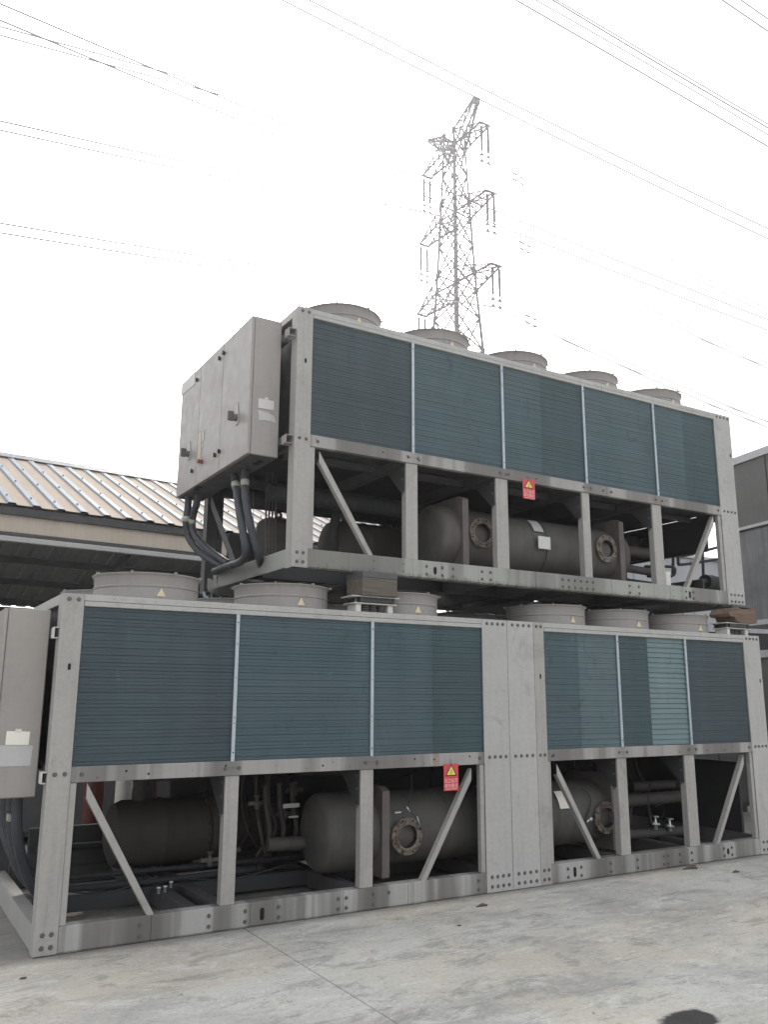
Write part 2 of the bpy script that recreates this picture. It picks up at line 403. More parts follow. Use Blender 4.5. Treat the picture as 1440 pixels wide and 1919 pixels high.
M['red_drum'] = paint('red_paint', (.10, .025, .022), (.05, .04, .04), .4).m
M['white_drum'] = paint('white_paint', (.62, .60, .56), (.25, .2, .16), .3).m
M['orange'] = N('orange_label', .6).col((.50, .16, .04)).m
M['leaf'] = N('dry_debris', .9).col((.09, .07, .055)).m

# ------------------------------------------------------------------ ground
g = MB(); g.box(-150, 250, -60, 400, -0.30, -0.012)
ground = g.build('ground', M['concrete_far'], kind='structure')
ground.data.materials.clear(); ground.data.materials.append(M['joint'])
xs = [-14.6, -9.3, -3.9, 1.42, 6.7, 12.0, 17.3, 22.6]; ys = [-9.2, -1.855, 5.5, 12.8, 20.0]
for i in range(len(xs)-1):
    for j in range(len(ys)-1):
        m = MB(); e = .0035
        m.cbox(xs[i]+e, xs[i+1]-e, ys[j]+e, ys[j+1]-e, -.10, random.uniform(-.0015, .0)+0, .003)
        m.build('slab', M['concrete'], ground)
m = MB()
for (a, b, c, d) in ((-150, -14.6, -60, 400), (22.6, 250, -60, 400), (-14.6, 22.6, 20, 400), (-14.6, 22.6, -60, -9.2)):
    m.box(a+.01, b-.01, c+.01, d-.01, -.1, -.004)
m.build('outer_yard', M['concrete_far'], ground)
# cracks as thin raised dirt-filled seams sunk in the slabs are left to relief; small debris
def scrap(u, v, s, seed, label):
    p = at(u, v, 2, 0.004); rnd = random.Random(seed); m = MB(); n_ = 7; a0 = rnd.uniform(0, 3)
    top = []
    for k in range(n_):
        t = a0+2*math.pi*k/n_; r = s*rnd.uniform(.5, 1)*(1 if k % 2 else .65)
        top.append((p.x+math.cos(t)*r*1.5, p.y+math.sin(t)*r*.7, .004+rnd.uniform(0, .5)*s*.4))
    vs = [(p.x, p.y, .004+s*.35)]+top+[(x, y, .0005) for x, y, z in top]
    fs = [(0, 1+k, 1+(k+1) % n_) for k in range(n_)]+[(1+k, 1+n_+k, 1+n_+(k+1) % n_, 1+(k+1) % n_) for k in range(n_)]
    m.add(vs, fs); tag(m.build('debris', M['leaf']), label, 'debris', 'scraps lying on the concrete yard')
scrap(1298, 1627, .10, 1, 'long dark scrap of sheet lying on concrete near the right base rail')
scrap(1380, 1634, .05, 2, 'small dark scrap on concrete, farthest right by the base rail')
scrap(905, 1697, .055, 3, 'dry curled leaf on concrete in front of the wide bolted end plates')
scrap(1253, 1612, .03, 4, 'tiny chip on concrete just under the right base rail')
scrap(862, 1662+72, .016, 5, 'tiny dark pebble on concrete left of the curled leaf')
scrap(42, 1833, .02, 6, 'tiny pebble on concrete at the foot of the left corner post')

# ------------------------------------------------------------------ chillers
def hexbolt(m, x, y, z, ax=1, r=.011, h=.009):
    d = {0: (-1, 0, 0), 1: (0, -1, 0)}[ax]
    m.lathe((x, y, z), d, [(0, r*1.5), (.002, r*1.5), (.002, r), (h, r*.92), (h, 0.0005)], 6, sm=False)
def slot(m, x, y, z, w, h, n=8, y2=None):
    pts = []
    for k in range(n+1): t = math.pi*k/n; pts.append((x+math.cos(t)*w/2, z+h/2-w/2+math.sin(t)*w/2))
    for k in range(n+1): t = math.pi+math.pi*k/n; pts.append((x+math.cos(t)*w/2, z-h/2+w/2+math.sin(t)*w/2))
    m.add([(p, y, q) for p, q in pts], [list(range(len(pts)))])

def coil(root, x0, x1, y, z0, z1, mat, o, bright=False, back=False):
    """row-corrugated finned coil: 25 mm tube rows with a recessed seam between"""
    ox, oy, oz = o; m = MB(); pitch = (z1-z0)/42 if not bright else (z1-z0)/21
    n_ = int(round((z1-z0)/pitch)); s_ = 1 if not back else -1
    X0, X1, Y, Z = ox+x0, ox+x1, oy+y, oz+z0
    prof = []
    rnd = random.Random(int(x0*100))
    for k in range(n_):
        a = Z+k*pitch; j = rnd.uniform(-.0012, .0012)
        if bright: prof += [(a, .010, 0), (a+pitch*.12, .0, 0), (a+pitch*.5, .002, 0), (a+pitch*.88, .0+.008, 0)]
        else: g_ = .0030 if k % 2 else .0016; prof += [(a+pitch*.00, g_, 1), (a+pitch*.07, g_, 0), (a+pitch*.14, 0+j, 0), (a+pitch*.94, 0+j, 0)]
    prof.append((Z+n_*pitch, .006, 0))
    vs = []
    for (z, dy, mi) in prof: vs += [(X0, Y+s_*dy, z), (X1, Y+s_*dy, z)]
    fs = [(2*i, 2*i+1, 2*i+3, 2*i+2) for i in range(len(prof)-1)]
    b = len(m.v); m.add(vs, fs)
    if not bright:
        for i in range(len(prof)-1): m.mi[i] = 1 if (i % 4 == 0 and (i//4) % 2) else 0
    m.box(X0, X1, min(Y+s_*.02, Y+s_*.10), max(Y+s_*.02, Y+s_*.10), Z, Z+n_*pitch)
    return m.build('coil_panel', [mat, M['coil_gap']], root)

fan_cache = {}
def fan(root, x, y, z, detail=True):
    """shroud with clips, triangle sticker, hub and blades"""
    key = 'fan' if detail else 'fan_plain'
    if key not in fan_cache:
        m = MB()
        prof = [(0, .400), (.02, .396), (.098, .391), (.102, .397), (.112, .397), (.116, .391), (.178, .393), (.190, .402), (.196, .410), (.203, .410), (.203, .400),
                (.19, .388), (.10, .381), (.0, .385)]
        m.lathe((0, 0, 0), (0, 0, 1), prof, 64)
        for k in range(8):
            t = 2*math.pi*k/8+.25; c_, s__ = math.cos(t), math.sin(t)
            m.bar((c_*.398, s__*.398, .207), (c_*.425, s__*.425, .207), .012, .014)
        m.box(-.003, .003, -.3995, -.394, 0, .10)
        sh = m.build('fan_shroud', M['shroud'], None, auto=35)
        g_ = MB()
        for r in (.12, .18, .24, .30, .36):
            g_.lathe((0, 0, .168), (0, 0, 1), [(0, r-.003), (.004, r), (0, r+.003), (-.004, r), (0, r-.003)], 32)
        for k in range(4):
            t = math.pi*k/4; g_.bar((-math.cos(t)*.388, -math.sin(t)*.388, .172), (math.cos(t)*.388, math.sin(t)*.388, .172), .008, .006)
        gd = g_.build('fan_guard', M['bolt'], sh, local=True)
        b_ = MB(); b_.lathe((0, 0, .02), (0, 0, 1), [(0, .0), (0, .09), (.09, .09), (.10, .07), (.10, 0)], 20)
        for k in range(5):
            t = 2*math.pi*k/5
            def q(r, a, zz): return (math.cos(t+a)*r, math.sin(t+a)*r, zz)
            b_.add([q(.08, -.25, .05), q(.36, -.12, .03), q(.365, .32, .09), q(.08, .3, .10)], [(0, 1, 2, 3)])
        bl = b_.build('fan_blades', M['dark'], sh, local=True)
        t_ = MB(); a = .034
        t_.prism([(-a, .030), (a, .030), (0, .030+a*1.85)], 1, -.4005, -.3965)
        t_.build('warning_triangle', M['triangle'], sh, local=True)
        fan_cache[key] = sh
        o = sh
    else:
        o = copy_tree(fan_cache[key])
    o.parent = root; o.location = Vector((x, y, z))-root.location
    return o

def build_unit(name, label, o, L, Wd, plates, mull, posts, braces, coils, fans, midseg, rails, inner, side_end, backcoil=True):
    ox, oy, oz = o
    root = thing(name, label, 'chiller', o)
    def bx(m, x0, x1, y0, y1, z0, z1, c=.004): m.cbox(ox+x0, ox+x1, oy+y0, oy+y1, oz+z0, oz+z1, c)
    ZB, Z0, Z1, ZP, ZT = .166, 1.049, 1.151, 2.2185, 2.30
    bolts, holes = MB(), MB()
    # corner posts and wide end plates
    for i, (a, b, kind) in enumerate(plates):
        m = MB()
        bx(m, a, b, 0, .006, .006, ZT, .002)
        if kind == 'left': bx(m, a, a+.006, .006, .12, 0.002, ZT-.002, .001)
        if kind == 'right': bx(m, b-.006, b, .006, .12, 0.002, ZT-.002, .001)
        bx(m, a+.008, b-.008, .006, .03, 0.01, ZT-.01, .002)
        m.build({'left': 'corner_post', 'right': 'end_column', 'mid': 'joint_plate'}[kind], M['post'] if kind == 'left' else M['plate'], root)
        w = b-a; nb = 2 if w < .2 else 4
        for k in range(nb):
            x = a+w*(k+.5)/nb*.86+w*.09
            for z in (2.262, 1.105) + (.052, .128):
                if kind == 'left' and a == 0 and z in (.052, .128): x = a+.05+k*.055
                hexbolt(bolts, ox+x, oy, oz+z)
    for x in ([.083] if len(plates) < 3 else [.08, 4.25])+[plates[-1][1]-.045]:
        slot(holes, ox+x, oy-.0015, oz+1.805, .020, .045)
    # back posts
    for a, b in ((0, .146), (L-.28, L)):
        m = MB(); bx(m, a, b, Wd-.006, Wd, 0, ZT, .002)
        (bx(m, a, a+.006, Wd-.12, Wd-.007, 0.002, ZT-.002, .001) if a == 0 else bx(m, b-.006, b, Wd-.12, Wd-.007, 0.002, ZT-.002, .001))
        bx(m, a+.01, b-.01, Wd-.05, Wd-.008, .01, ZT-.01, .002)
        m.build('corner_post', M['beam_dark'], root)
    # inner flange strips next to the columns
    for a, b in inner:
        for yy in (0, 1):
            m = MB(); y0_ = .010 if not yy else Wd-.06
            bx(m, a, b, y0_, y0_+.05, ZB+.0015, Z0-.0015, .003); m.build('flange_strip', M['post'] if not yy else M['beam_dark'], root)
    # base rails (front, in lengths; back; sides) and cross members
    for a, b in rails:
        m = MB(); bx(m, a+.001, b-.001, .003, .012, 0.011, ZB, .003); bx(m, a+.001, b-.001, .0125, .11, ZB-.008, ZB-.0005, .002); bx(m, a+.001, b-.001, .0125, .09, 0.002, .010, .002)
        m.build('base_rail', M['rail'] if oz < 1 else M['upper_rail'], root)
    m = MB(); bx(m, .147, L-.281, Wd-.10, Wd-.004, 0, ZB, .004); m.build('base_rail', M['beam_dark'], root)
    ms = MB(); bx(ms, .003, .012, .121, side_end, 0.011, ZB, .003); bx(ms, .0125, .10, .121, side_end, ZB-.008, ZB-.0005, .002)
    ms.build('side_rail', M['rail'] if oz < 1 else M['upper_rail'], root)
    m = MB(); bx(m, L-.10, L-.003, .121, Wd-.121, 0, ZB, .004); m.build('side_rail', M['rail'], root)
    for x in [1.02]+[p[0] for p in posts]+[L*.5, L-1.0]:
        m = MB(); bx(m, x, x+.10, .115, Wd-.105, .02, ZB-.012, .004); m.build('cross_member', M['beam_dark'], root)
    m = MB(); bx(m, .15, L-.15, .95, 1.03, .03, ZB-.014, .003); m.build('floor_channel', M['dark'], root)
    # mid beam, top rail
    for a, b in midseg:
        m = MB(); bx(m, a, b, .001, .010, Z0, Z1, .002); bx(m, a, b, .0105, .06, Z0, Z0+.006, .002); bx(m, a, b, .0105, .06, Z1-.006, Z1, .002); m.build('mid_beam', M['mid'], root)
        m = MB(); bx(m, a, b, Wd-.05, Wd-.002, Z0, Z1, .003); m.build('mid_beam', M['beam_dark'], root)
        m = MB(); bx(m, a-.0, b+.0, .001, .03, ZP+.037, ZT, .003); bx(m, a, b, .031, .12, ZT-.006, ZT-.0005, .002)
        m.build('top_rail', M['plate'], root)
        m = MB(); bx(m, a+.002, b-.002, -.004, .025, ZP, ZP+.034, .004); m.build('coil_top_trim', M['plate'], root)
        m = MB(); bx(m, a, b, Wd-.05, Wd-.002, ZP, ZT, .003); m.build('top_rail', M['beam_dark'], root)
    m = MB(); bx(m, .147, L-.281, .125, Wd-.06, ZT-.02, ZT-.001, .002); m.build('top_deck', M['shroud'], root)
    for x in (0.0, L-.05):
        m = MB(); bx(m, x, x+.05, .121, Wd-.121, ZT-.07, ZT-.0, .003); m.build('side_top_rail', M['plate'], root)
        m = MB(); bx(m, x, x+.05, .121, Wd-.121, Z0, Z1, .003); m.build('side_mid_beam', M['beam_dark'], root)
        m = MB(); bx(m, x+.052, x+.058, .121, Wd-.121, Z1, ZT-.022, .001) if x == 0 else bx(m, x-.008, x-.002, .121, Wd-.121, Z1, ZT-.022, .001)
        m.build('end_sheet', M['dark'], root)
    # coils front and back, mullions
    for (a, b, mk) in coils: coil(root, a+.0015, b-.0015, .016, Z1+.001, ZP-.001, M[mk], o, mk == 'coil_silver')
    if backcoil:
        for a, b in midseg: coil(root, a+.0015, b-.0015, Wd-.02, Z1+.001, ZP-.001, M['coil_dark'], o, False, True)
    for x in mull:
        m = MB(); bx(m, x-.0135, x+.0135, -.003, .013, Z1-.004, ZP+.003, .002); m.build('mullion', M['mullion'], root)
        for z in (1.21, 1.42, 1.46, 1.75, 2.0, 2.16):
            holes.disc((ox+x, oy-.0045, oz+z), (0, -1, 0), .0042 if z not in (1.21, 2.16) else .006, 8)
    for x in mull:
        for dx_ in (-.052, .052): hexbolt(bolts, ox+x+dx_, oy+.001, oz+1.10, 1, .011)
        for dx_ in (-.022, 0, .022): holes.disc((ox+x+dx_, oy-.0008, oz+1.104), (0, -1, 0), .0035, 6)
    # posts below the mid beam with gusset and brace
    for a, b in posts:
        m = MB(); bx(m, a, b, .0125, .0185, ZB+.0015, Z0-.0015, .002); bx(m, a, a+.006, .019, .085, ZB+.0015, Z0-.0015, .001); bx(m, b-.006, b, .019, .085, ZB+.0015, Z0-.0015, .001)
        m.build('post', M['post'], root)
        m = MB(); bx(m, a, b, Wd-.09, Wd-.015, ZB+.0015, Z0-.0015, .003); m.build('post', M['beam_dark'], root)
        m = MB(); x = ox+a-.002
        m.prism([(oy+.03, oz+Z0-.004), (oy+.34, oz+Z0-.004), (oy+.34, oz+Z0-.03), (oy+.086, oz+.78), (oy+.03, oz+.78)], 0, x-.006, x-.001)
        m.build('gusset', M['dark'], root)
        for z in (.77, .9, 1.0): hexbolt(bolts, x-.006, oy+.06, oz+z, 0, .009)
        m = MB(); bx(m, a+.01, a+.07, .09, Wd-.10, Z0-.01, Z1-.01, .003); m.build('cross_beam', M['beam_dark'], root)
    for (x0, z0, x1, z1) in braces:
        m = MB(); w = .040; y0_, y1_ = oy+.020, oy+.026
        zt, zb_ = oz+z0, oz+z1
        A, B = ox+x0, ox+x1
        sg = 1 if x1 > x0 else -1
        poly = [(A-.002*sg, zt), (A-.002*sg, zt-.095), (B-.018*sg, zb_-.006), (B+.030*sg, zb_-.006)]
        m.prism(poly, 1, y0_, y1_)
        # return flange on the side that faces left
        e = (poly[1], poly[2]) if sg > 0 else (poly[0], poly[3])
        if sg < 0: e = (poly[0], poly[3]); 
        p0, p1 = e
        if sg > 0: p0, p1 = poly[1], poly[2]
        m.add([(p0[0], y1_, p0[1]), (p1[0], y1_, p1[1]), (p1[0], y1_+.045, p1[1]), (p0[0], y1_+.045, p0[1])], [(0, 1, 2, 3)])
        if sg < 0:
            q0, q1 = (poly[0][0], poly[0][1]), (poly[3][0], poly[3][1])
        m.build('brace', M['post'], root)
    # coil drip tray (slanting underside) and longitudinal beams
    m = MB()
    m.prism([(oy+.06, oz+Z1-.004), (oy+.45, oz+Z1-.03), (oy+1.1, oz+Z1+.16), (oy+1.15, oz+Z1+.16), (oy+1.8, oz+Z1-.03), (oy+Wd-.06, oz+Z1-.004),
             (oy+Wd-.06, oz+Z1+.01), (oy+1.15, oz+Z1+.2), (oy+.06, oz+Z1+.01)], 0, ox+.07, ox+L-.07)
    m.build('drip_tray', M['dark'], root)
    for yy in (.55, 1.65):
        m = MB(); bx(m, .15, L-.15, yy, yy+.06, Z0+.03, Z1-.012, .003); m.build('tray_bearer', M['beam_dark'], root)
    # bolts along the base rail and holes in the mid beam
    rnd = random.Random(int(L*10)+int(oz))
    if oz < 1:
        xs_ = [(.67, 2), (1.15, 2), (1.42, 2), (1.68, 2), (2.17, 2), (2.24, 2), (2.48, 2), (2.62, 1), (3.5, 2), (4.50, 2), (4.66, 2), (5.03, 2), (5.38, 2), (5.74, 2), (5.80, 2), (5.97, 2), (6.14, 2), (6.63, 2), (6.75, 2)]
        slots = [(1.55, .085), (4.58, .085), (6.69, .06)]
    else:
        xs_ = [(.78, 0), (1.08, 0), (1.33, 2), (1.50, 2), (1.62, 2), (1.95, 2), (2.05, 2)]+[(2.95+.082*k, 2) for k in range(6)]+[(3.88, 2), (4.02, 2), (4.55, 0), (4.67, 0), (4.75, 2), (4.87, 2)]
        slots = [(1.42, .07), (4.81, .08)]
    for x, k in xs_:
        for j, z in enumerate((.115, .045)):
            if k == 0: holes.disc((ox+x, oy+.0015, oz+z+.005*j), (0, -1, 0), .006, 8)
            elif k == 2 or j == 0: hexbolt(bolts, ox+x, oy+.003, oz+z, 1, .0105)
    for x, h in slots:
        slot(holes, ox+x, oy+.0012, oz+.082, .034, h)
    for a, b in midseg:
        x = a+.05
        while x < b-.05:
            if rnd.random() < .55: holes.disc((ox+x, oy-.0006, oz+1.10+rnd.uniform(-.03, .02)), (0, -1, 0), rnd.choice((.0035, .0045, .0085)), 8)
            x += rnd.uniform(.08, .16)
        hexbolt(bolts, ox+a+.07, oy+.001, oz+1.10); hexbolt(bolts, ox+b-.05, oy+.001, oz+1.10)
        x = a+.2
        while x < b:
            holes.disc((ox+x, oy-.0006, oz+2.275), (0, -1, 0), .0032, 6); x += .29
    bolts.build('bolt_set', M['bolt'], root, kind='stuff'); holes.build('hole_set', M['black'], root, kind='stuff')
    for x in fans:
        fan(root, ox+x, oy+.498, oz+ZT); fan(root, ox+x, oy+Wd-.498, oz+ZT)
    return root

LX = 7.4916; WD = 2.25
low = build_unit('air_cooled_chiller', 'longer grey air-cooled chiller standing on the concrete, lower of the two stacked', (0, 0, 0), LX, WD,
    [(0, .146, 'left'), (3.586, 3.868, 'right'), (3.8715, 4.179, 'mid'), (4.1825, 4.3074, 'left'), (7.21, LX, 'right')],
    [1.277, 2.455, 5.264, 6.257], [(1.233, 1.338), (2.363, 2.478), (5.188, 5.312), (6.140, 6.288)],
    [(.262, 1.041, .738, .166), (3.453, 1.018, 2.965, .166), (4.428, 1.02, 4.90, .17), (7.076, 1.021, 6.575, .17)],
    [(.146, 1.277, 'coil_dark'), (1.277, 2.455, 'coil'), (2.455, 3.06, 'coil'), (3.06, 3.586, 'coil_deep'), (4.3074, 4.745, 'coil'), (4.745, 5.264, 'coil_pale'),
     (5.264, 5.70, 'coil_deep'), (5.70, 6.257, 'coil_silver'), (6.257, 7.21, 'coil_dark')],
    [.705, 1.844, 2.968, 4.779, 5.692, 6.639], [(.1465, 3.5855), (4.308, 7.2095)],
    [(.1465, .745), (.745, 1.46), (1.46, 2.215), (2.215, 2.80), (2.80, 3.5855), (4.308, 5.20), (5.20, 5.77), (5.77, 6.50), (6.50, 7.2095)],
    [(.1465, .190), (3.540, 3.5855), (4.308, 4.348), (7.165, 7.2095)], 2.12)
UX, UY, UZ = 1.7733, .158, 2.6422; UL = 5.75
upp = build_unit('air_cooled_chiller', 'shorter grey air-cooled chiller with five fans in front, raised on blocks on the lower one', (UX, UY, UZ), UL, WD,
    [(0, .147, 'left'), (5.452, UL, 'right')],
    [1.189, 2.246, 3.341, 4.412], [(1.118, 1.242), (2.146, 2.290), (3.270, 3.373), (4.309, 4.449)],
    [(.246, 1.02, .755, .168), (5.328, 1.03, 4.812, .166)],
    [(.147, 1.189, 'coil_dark'), (1.189, 2.246, 'coil'), (2.246, 2.76, 'coil'), (2.76, 3.341, 'coil_deep'), (3.341, 4.412, 'coil'), (4.412, 4.90, 'coil'), (4.90, 5.452, 'coil_deep')],
    [.662, 1.712, 2.765, 3.819, 4.877], [(.1475, 3.62), (3.62, 5.4515)],
    [(.1475, 1.18), (1.18, 2.60), (2.60, 3.62), (3.62, 4.50), (4.50, 5.4515)],
    [(.1475, .197), (5.400, 5.4515)], 1.74)

# ---- evaporator, pipes and compressors inside
def evaporator(root, o, xh, xe, p1, p2, noz, nz, ysh, z, r, lab=None):
    ox, oy, oz = o; Y = oy+ysh; Z = oz+z
    m = MB(); L_ = xe-xh
    prof = [(0, .0005), (.006, r*.45), (.022, r*.80), (.030, r*.86), (.042, r*.93), (.075, r*1.0), (p1-xh, r*1.0), (p1-xh, r*.96), (p2-xh, r*.96), (p2-xh+.02, r*1.0), (L_-.10, r), (L_-.05, r*.93), (L_-.02, r*.7), (L_-.006, r*.35), (L_, .0005)]
    m.lathe((ox+xh, Y, Z), (1, 0, 0), prof, 48)
    ev = m.build('evaporator', M['shell'], root, auto=40)
    for x in (p1, p2):
        m = MB(); h = r*1.09
        # front edge of the tube sheet, rounded square
        poly = [(Y-h, Z-h*.98), (Y+h, Z-h*.98), (Y+h, Z+h*.7), (Y+h*.75, Z+h*1.08), (Y-h*.80, Z+h*1.08), (Y-h, Z+h*.98)]
        m.prism(poly, 0, ox+x-.035, ox+x+.035); m.build('tube_sheet', M['tubesheet'], ev)
        m = MB(); m.cbox(ox+x-.025, ox+x+.025, Y-.20, Y+.20, oz+.167, Z-h*.98-.001, .004); m.build('saddle', M['pipe'], ev)
    for x in noz:
        yf = oy+.21; c_ = (ox+x, yf, oz+nz); m = MB()
        ro, ri = .150, .092
        m.m = 0; m.lathe(c_, (0, 1, 0), [(0, ri), (-.003, ri+.004), (-.003, ri+.022), (.003, ri+.026), (.003, ro-.004), (.007, ro), (.03, ro), (.03, ri+.02), (.24, ri+.02)], 40)
        m.m = 1; m.lathe(c_, (0, 1, 0), [(0.0, ri), (.30, ri), (.30, .0005)], 40)
        m.m = 2
        for k in range(8):
            t = 2*math.pi*(k+.5)/8; m.disc((c_[0]+math.cos(t)*.132, yf+.002, c_[2]+math.sin(t)*.132), (0, -1, 0), .0095, 10)
        m.build('nozzle_flange', [M['flange'], M['bore'], M['black']], ev, auto=40)
    m = MB()
    for x in ([p1+(p2-p1)*.5] if lab else []):
        m.lathe((ox+x, Y, Z), (1, 0, 0), [(0, r*1.0), (.003, r*1.012), (.010, r*1.012), (.013, r)], 48); 
    if m.v: m.build('lagging_seam', M['rubber'], ev)
    return ev
evL = evaporator(low, (0, 0, 0), 2.20, 5.62, 2.72, 5.33, [2.93, 5.22], .478, .56, .51, .315, True)
evU = evaporator(upp, (UX, UY, UZ), 1.66, 4.25, 1.92, 4.02, [2.13, 3.80], .535, .56, .50, .325, True)
def patch(root, o, x, Y, Z, r, a0, a1, w, mat, name='nameplate'):
    m = MB(); n_ = 6; vs = []
    for k in range(n_+1):
        t = a0+(a1-a0)*k/n_
        for dx_ in (0, w): vs.append((x+dx_, Y-math.cos(t)*r, Z+math.sin(t)*r))
    fs = [(2*k, 2*k+1, 2*k+3, 2*k+2) for k in range(n_)]
    m.add(vs, fs); return m.build(name, mat, root)
ZU = UZ+.50; YU = UY+.56
patch(evU, None, 4.60, YU, ZU, .329, .42, .95, .13, M['sticker_grey'], 'data_plate')
m = MB(); m.cbox(4.60, 4.76, YU-.362, YU-.350, ZU-.055, ZU+.075, .003); m.build('data_plate', M['sticker'], evU)
patch(evL, None, 4.66, .56, .51, .319, .25, .80, .15, M['sticker_cream'], 'data_plate')
m = MB()   # thin sampling wire above the left nozzle
m.tube(smooth_path([at(769, 1440, 1, .18), at(772, 1475, 1, .19), at(765, 1515, 1, .2), at(771, 1524, 1, .2), at(783, 1535, 1, .19), at(790, 1555, 1, .19)], 4), .004, 6)
m.build('sensor_wire', M['rubber'], evL)
m = MB(); m.tube([at(763, 1512, 1, .18), at(769, 1522, 1, .18)], .006, 6); m.tube([at(782, 1530, 1, .18), at(789, 1550, 1, .18)], .004, 6)
m.cbox(2.80, 2.86, .20, .21, .67, .682, .002); m.build('sensor_plug', M['steel'], evL)
m = MB(); m.tube(smooth_path([at(1092, 1478, 1, .26), at(1105, 1490, 1, .25), at(1108, 1505, 1, .24), at(1102, 1525, 1, .24), at(1098, 1540, 1, .22)], 4), .006, 6); m.build('sensor_wire', M['rubber'], evL)
m = MB(); m.tube([at(1100, 1541, 1, .2), at(1109, 1533, 1, .2)], .010, 8); m.lathe(at(1107, 1535, 1, .2), (0, -1, 0), [(0, .0), (0, .018), (.02, .018), (.02, 0)], 10); m.build('sensor_plug', M['steel'], evL)

def compressor(root, o, x, y, z, flip=1, ra=.275, rb=.235):
    ox, oy, oz = o; m = MB(); X, Y, Z = ox+x, oy+y, oz+z; f = flip
    m.lathe((X, Y, Z), (f, 0, 0), [(0, .0005), (.01, ra*.6), (.05, ra*.9), (.12, ra), (.42, ra*1.0), (.44, ra*1.03), (.46, ra*1.0), (.83, ra)], 40)
    cp = m.build('compressor', M['comp'], root, auto=40)
    m = MB(); m.lathe((X+f*.83, Y, Z), (f, 0, 0), [(0, ra), (0, ra*1.14), (.035, ra*1.14), (.04, ra*1.12), (.075, ra*1.12), (.09, ra*.95), (.15, ra*.8), (.30, rb*.8)], 40)
    for k in range(24):
        t = 2*math.pi*k/24; m.lathe((X+f*.82, Y+math.cos(t)*ra*1.07, Z+math.sin(t)*ra*1.07), (-f, 0, 0), [(0, .014), (.02, .014), (.02, .0005)], 6, sm=False)
    m.build('bolted_flange', M['comp'], cp, auto=40)
    m = MB(); m.lathe((X+f*1.13, Y, Z+.02), (f, 0, 0), [(0, rb*.8), (.03, rb), (.55, rb), (.60, rb*.8), (.61, .0005)], 36); m.build('motor_housing', M['comp'], cp, auto=40)
    for xx in (.15, .75, 1.4):
        m = MB(); m.cbox(X+f*xx-.04, X+f*xx+.04, Y-.18, Y+.18, oz+.16, Z-ra*.85, .004); m.build('mounting_foot', M['beam_dark'], cp)
    m = MB(); m.cbox(X+f*1.32, X+f*1.50, Y-.36, Y-.24, Z-.02, Z+.20, .006); m.build('terminal_box', M['dark'], cp)
    m = MB(); m.tube(smooth_path([(X+f*.25, Y, Z+ra*.8), (X+f*.25, Y-.05, Z+ra+.12), (X+f*.35, Y-.1, Z+ra+.20), (X+f*1.6, Y-.12, Z+ra+.20), (X+f*2.2, Y-.35, Z+ra+.16)], 4), .055, 12); m.build('discharge_pipe', M['pipe'], cp)
    return cp
compressor(low, (0, 0, 0), .78, 1.55, .47); compressor(low, (0, 0, 0), 6.95, 1.62, .47, -1)
compressor(upp, (UX, UY, UZ), 1.05, 1.5, .50); compressor(upp, (UX, UY, UZ), 4.75, 1.75, .46, -1, .24, .2)
# oil separator tank with lifting eye and thin tubes, upper unit, back left
m = MB(); tx, ty = UX+.62, UY+1.78
m.lathe((tx, ty, UZ+.17), (0, 0, 1), [(0, .20), (.50, .20), (.56, .19), (.60, .14), (.62, .0005)], 32); sp_ = m.build('oil_separator', M['shell'], upp, auto=50)
m = MB(); m.lathe((tx+.02, ty-.03, UZ+.82), (.3, 1, 0), [(0, .014), (.006, .02), (.012, .03), (.006, .036), (0, .042), (-.006, .036), (-.012, .03), (0, .014)], 14); m.build('lifting_eye', M['bolt'], sp_)
for i, u in enumerate((499, 505, 511, 517)):
    m = MB(); p = at(u, 885, 1, UY+1.5); q = at(u-1, 1040, 1, UY+1.5); pts = [p+(q-p)*k/26 for k in range(27)]
    m.tube(pts, [.012 if k % 2 else .0085 for k in range(27)], 8); m.build('capillary_tube', M['bolt'], upp)
m = MB(); m.tube([at(475, 870, 1, UY+1.2), at(475, 985, 1, UY+1.2)], .003, 5); m.build('hanging_wire', M['bolt'], upp)
# lagged pipe runs, lower unit right-hand bay
def pipe(root, pts, r, mat, n_=14, name='lagged_pipe', seg=6):
    m = MB(); m.tube(smooth_path(pts, seg), r, n_); return m.build(name, mat, root)
pipe(low, [(5.45, .80, .53), (5.8, .80, .53), (7.0, .80, .53), (7.12, .82, .53), (7.2, .95, .53), (7.2, 1.3, .53)], .066, M['pipe'])
pipe(low, [(5.45, .72, .22), (6.0, .72, .20), (6.9, .72, .18), (7.02, .74, .22), (7.06, .76, .30), (7.06, .85, .60), (6.98, .95, .64), (6.4, 1.0, .64)], .050, M['pipe'])
pipe(low, [(5.66, .80, .50), (5.66, .80, .22)], .035, M['pipe'])
pipe(low, [(6.55, 1.2, .18), (6.6, 1.2, .42), (6.7, 1.2, .5), (6.85, 1.2, .42), (6.9, 1.2, .18)], .022, M['bolt'])
for u, v in ((1229, 1537), (1256, 1541)):
    p = at(u, v, 1, .64); m = MB()
    m.lathe(p+V(0, 0, -.09), (0, 0, 1), [(0, .022), (.04, .022), (.05, .034), (.06, .022), (.08, .016), (.11, .012), (.13, .012)], 12)
    m.lathe(p+V(0, 0, .03), (0, 0, 1), [(0, .012), (0, .042), (.008, .046), (.014, .042), (.014, .0005)], 14)
    m.bar(p+V(-.05, 0, -.03), p+V(.06, 0, -.045), .022, .022); m.build('shut_off_valve', M['steel'], low)
m = MB(); m.tube(smooth_path([at(1222, 1466, 1, .66), at(1216, 1490, 1, .62), at(1219, 1520, 1, .6), at(1228, 1535, 1, .62)], 4), .007, 6); m.tube(smooth_path([at(1228, 1512, 1, .66), at(1240, 1508, 1, .66), at(1246, 1520, 1, .66), at(1240, 1535, 1, .66)], 4), .005, 6); m.build('capillary_tube', M['rubber'], low)
m = MB(); m.cbox(6.27, 6.33, .10, .16, .167, .32, .003); m.build('bracket', M['post'], low)
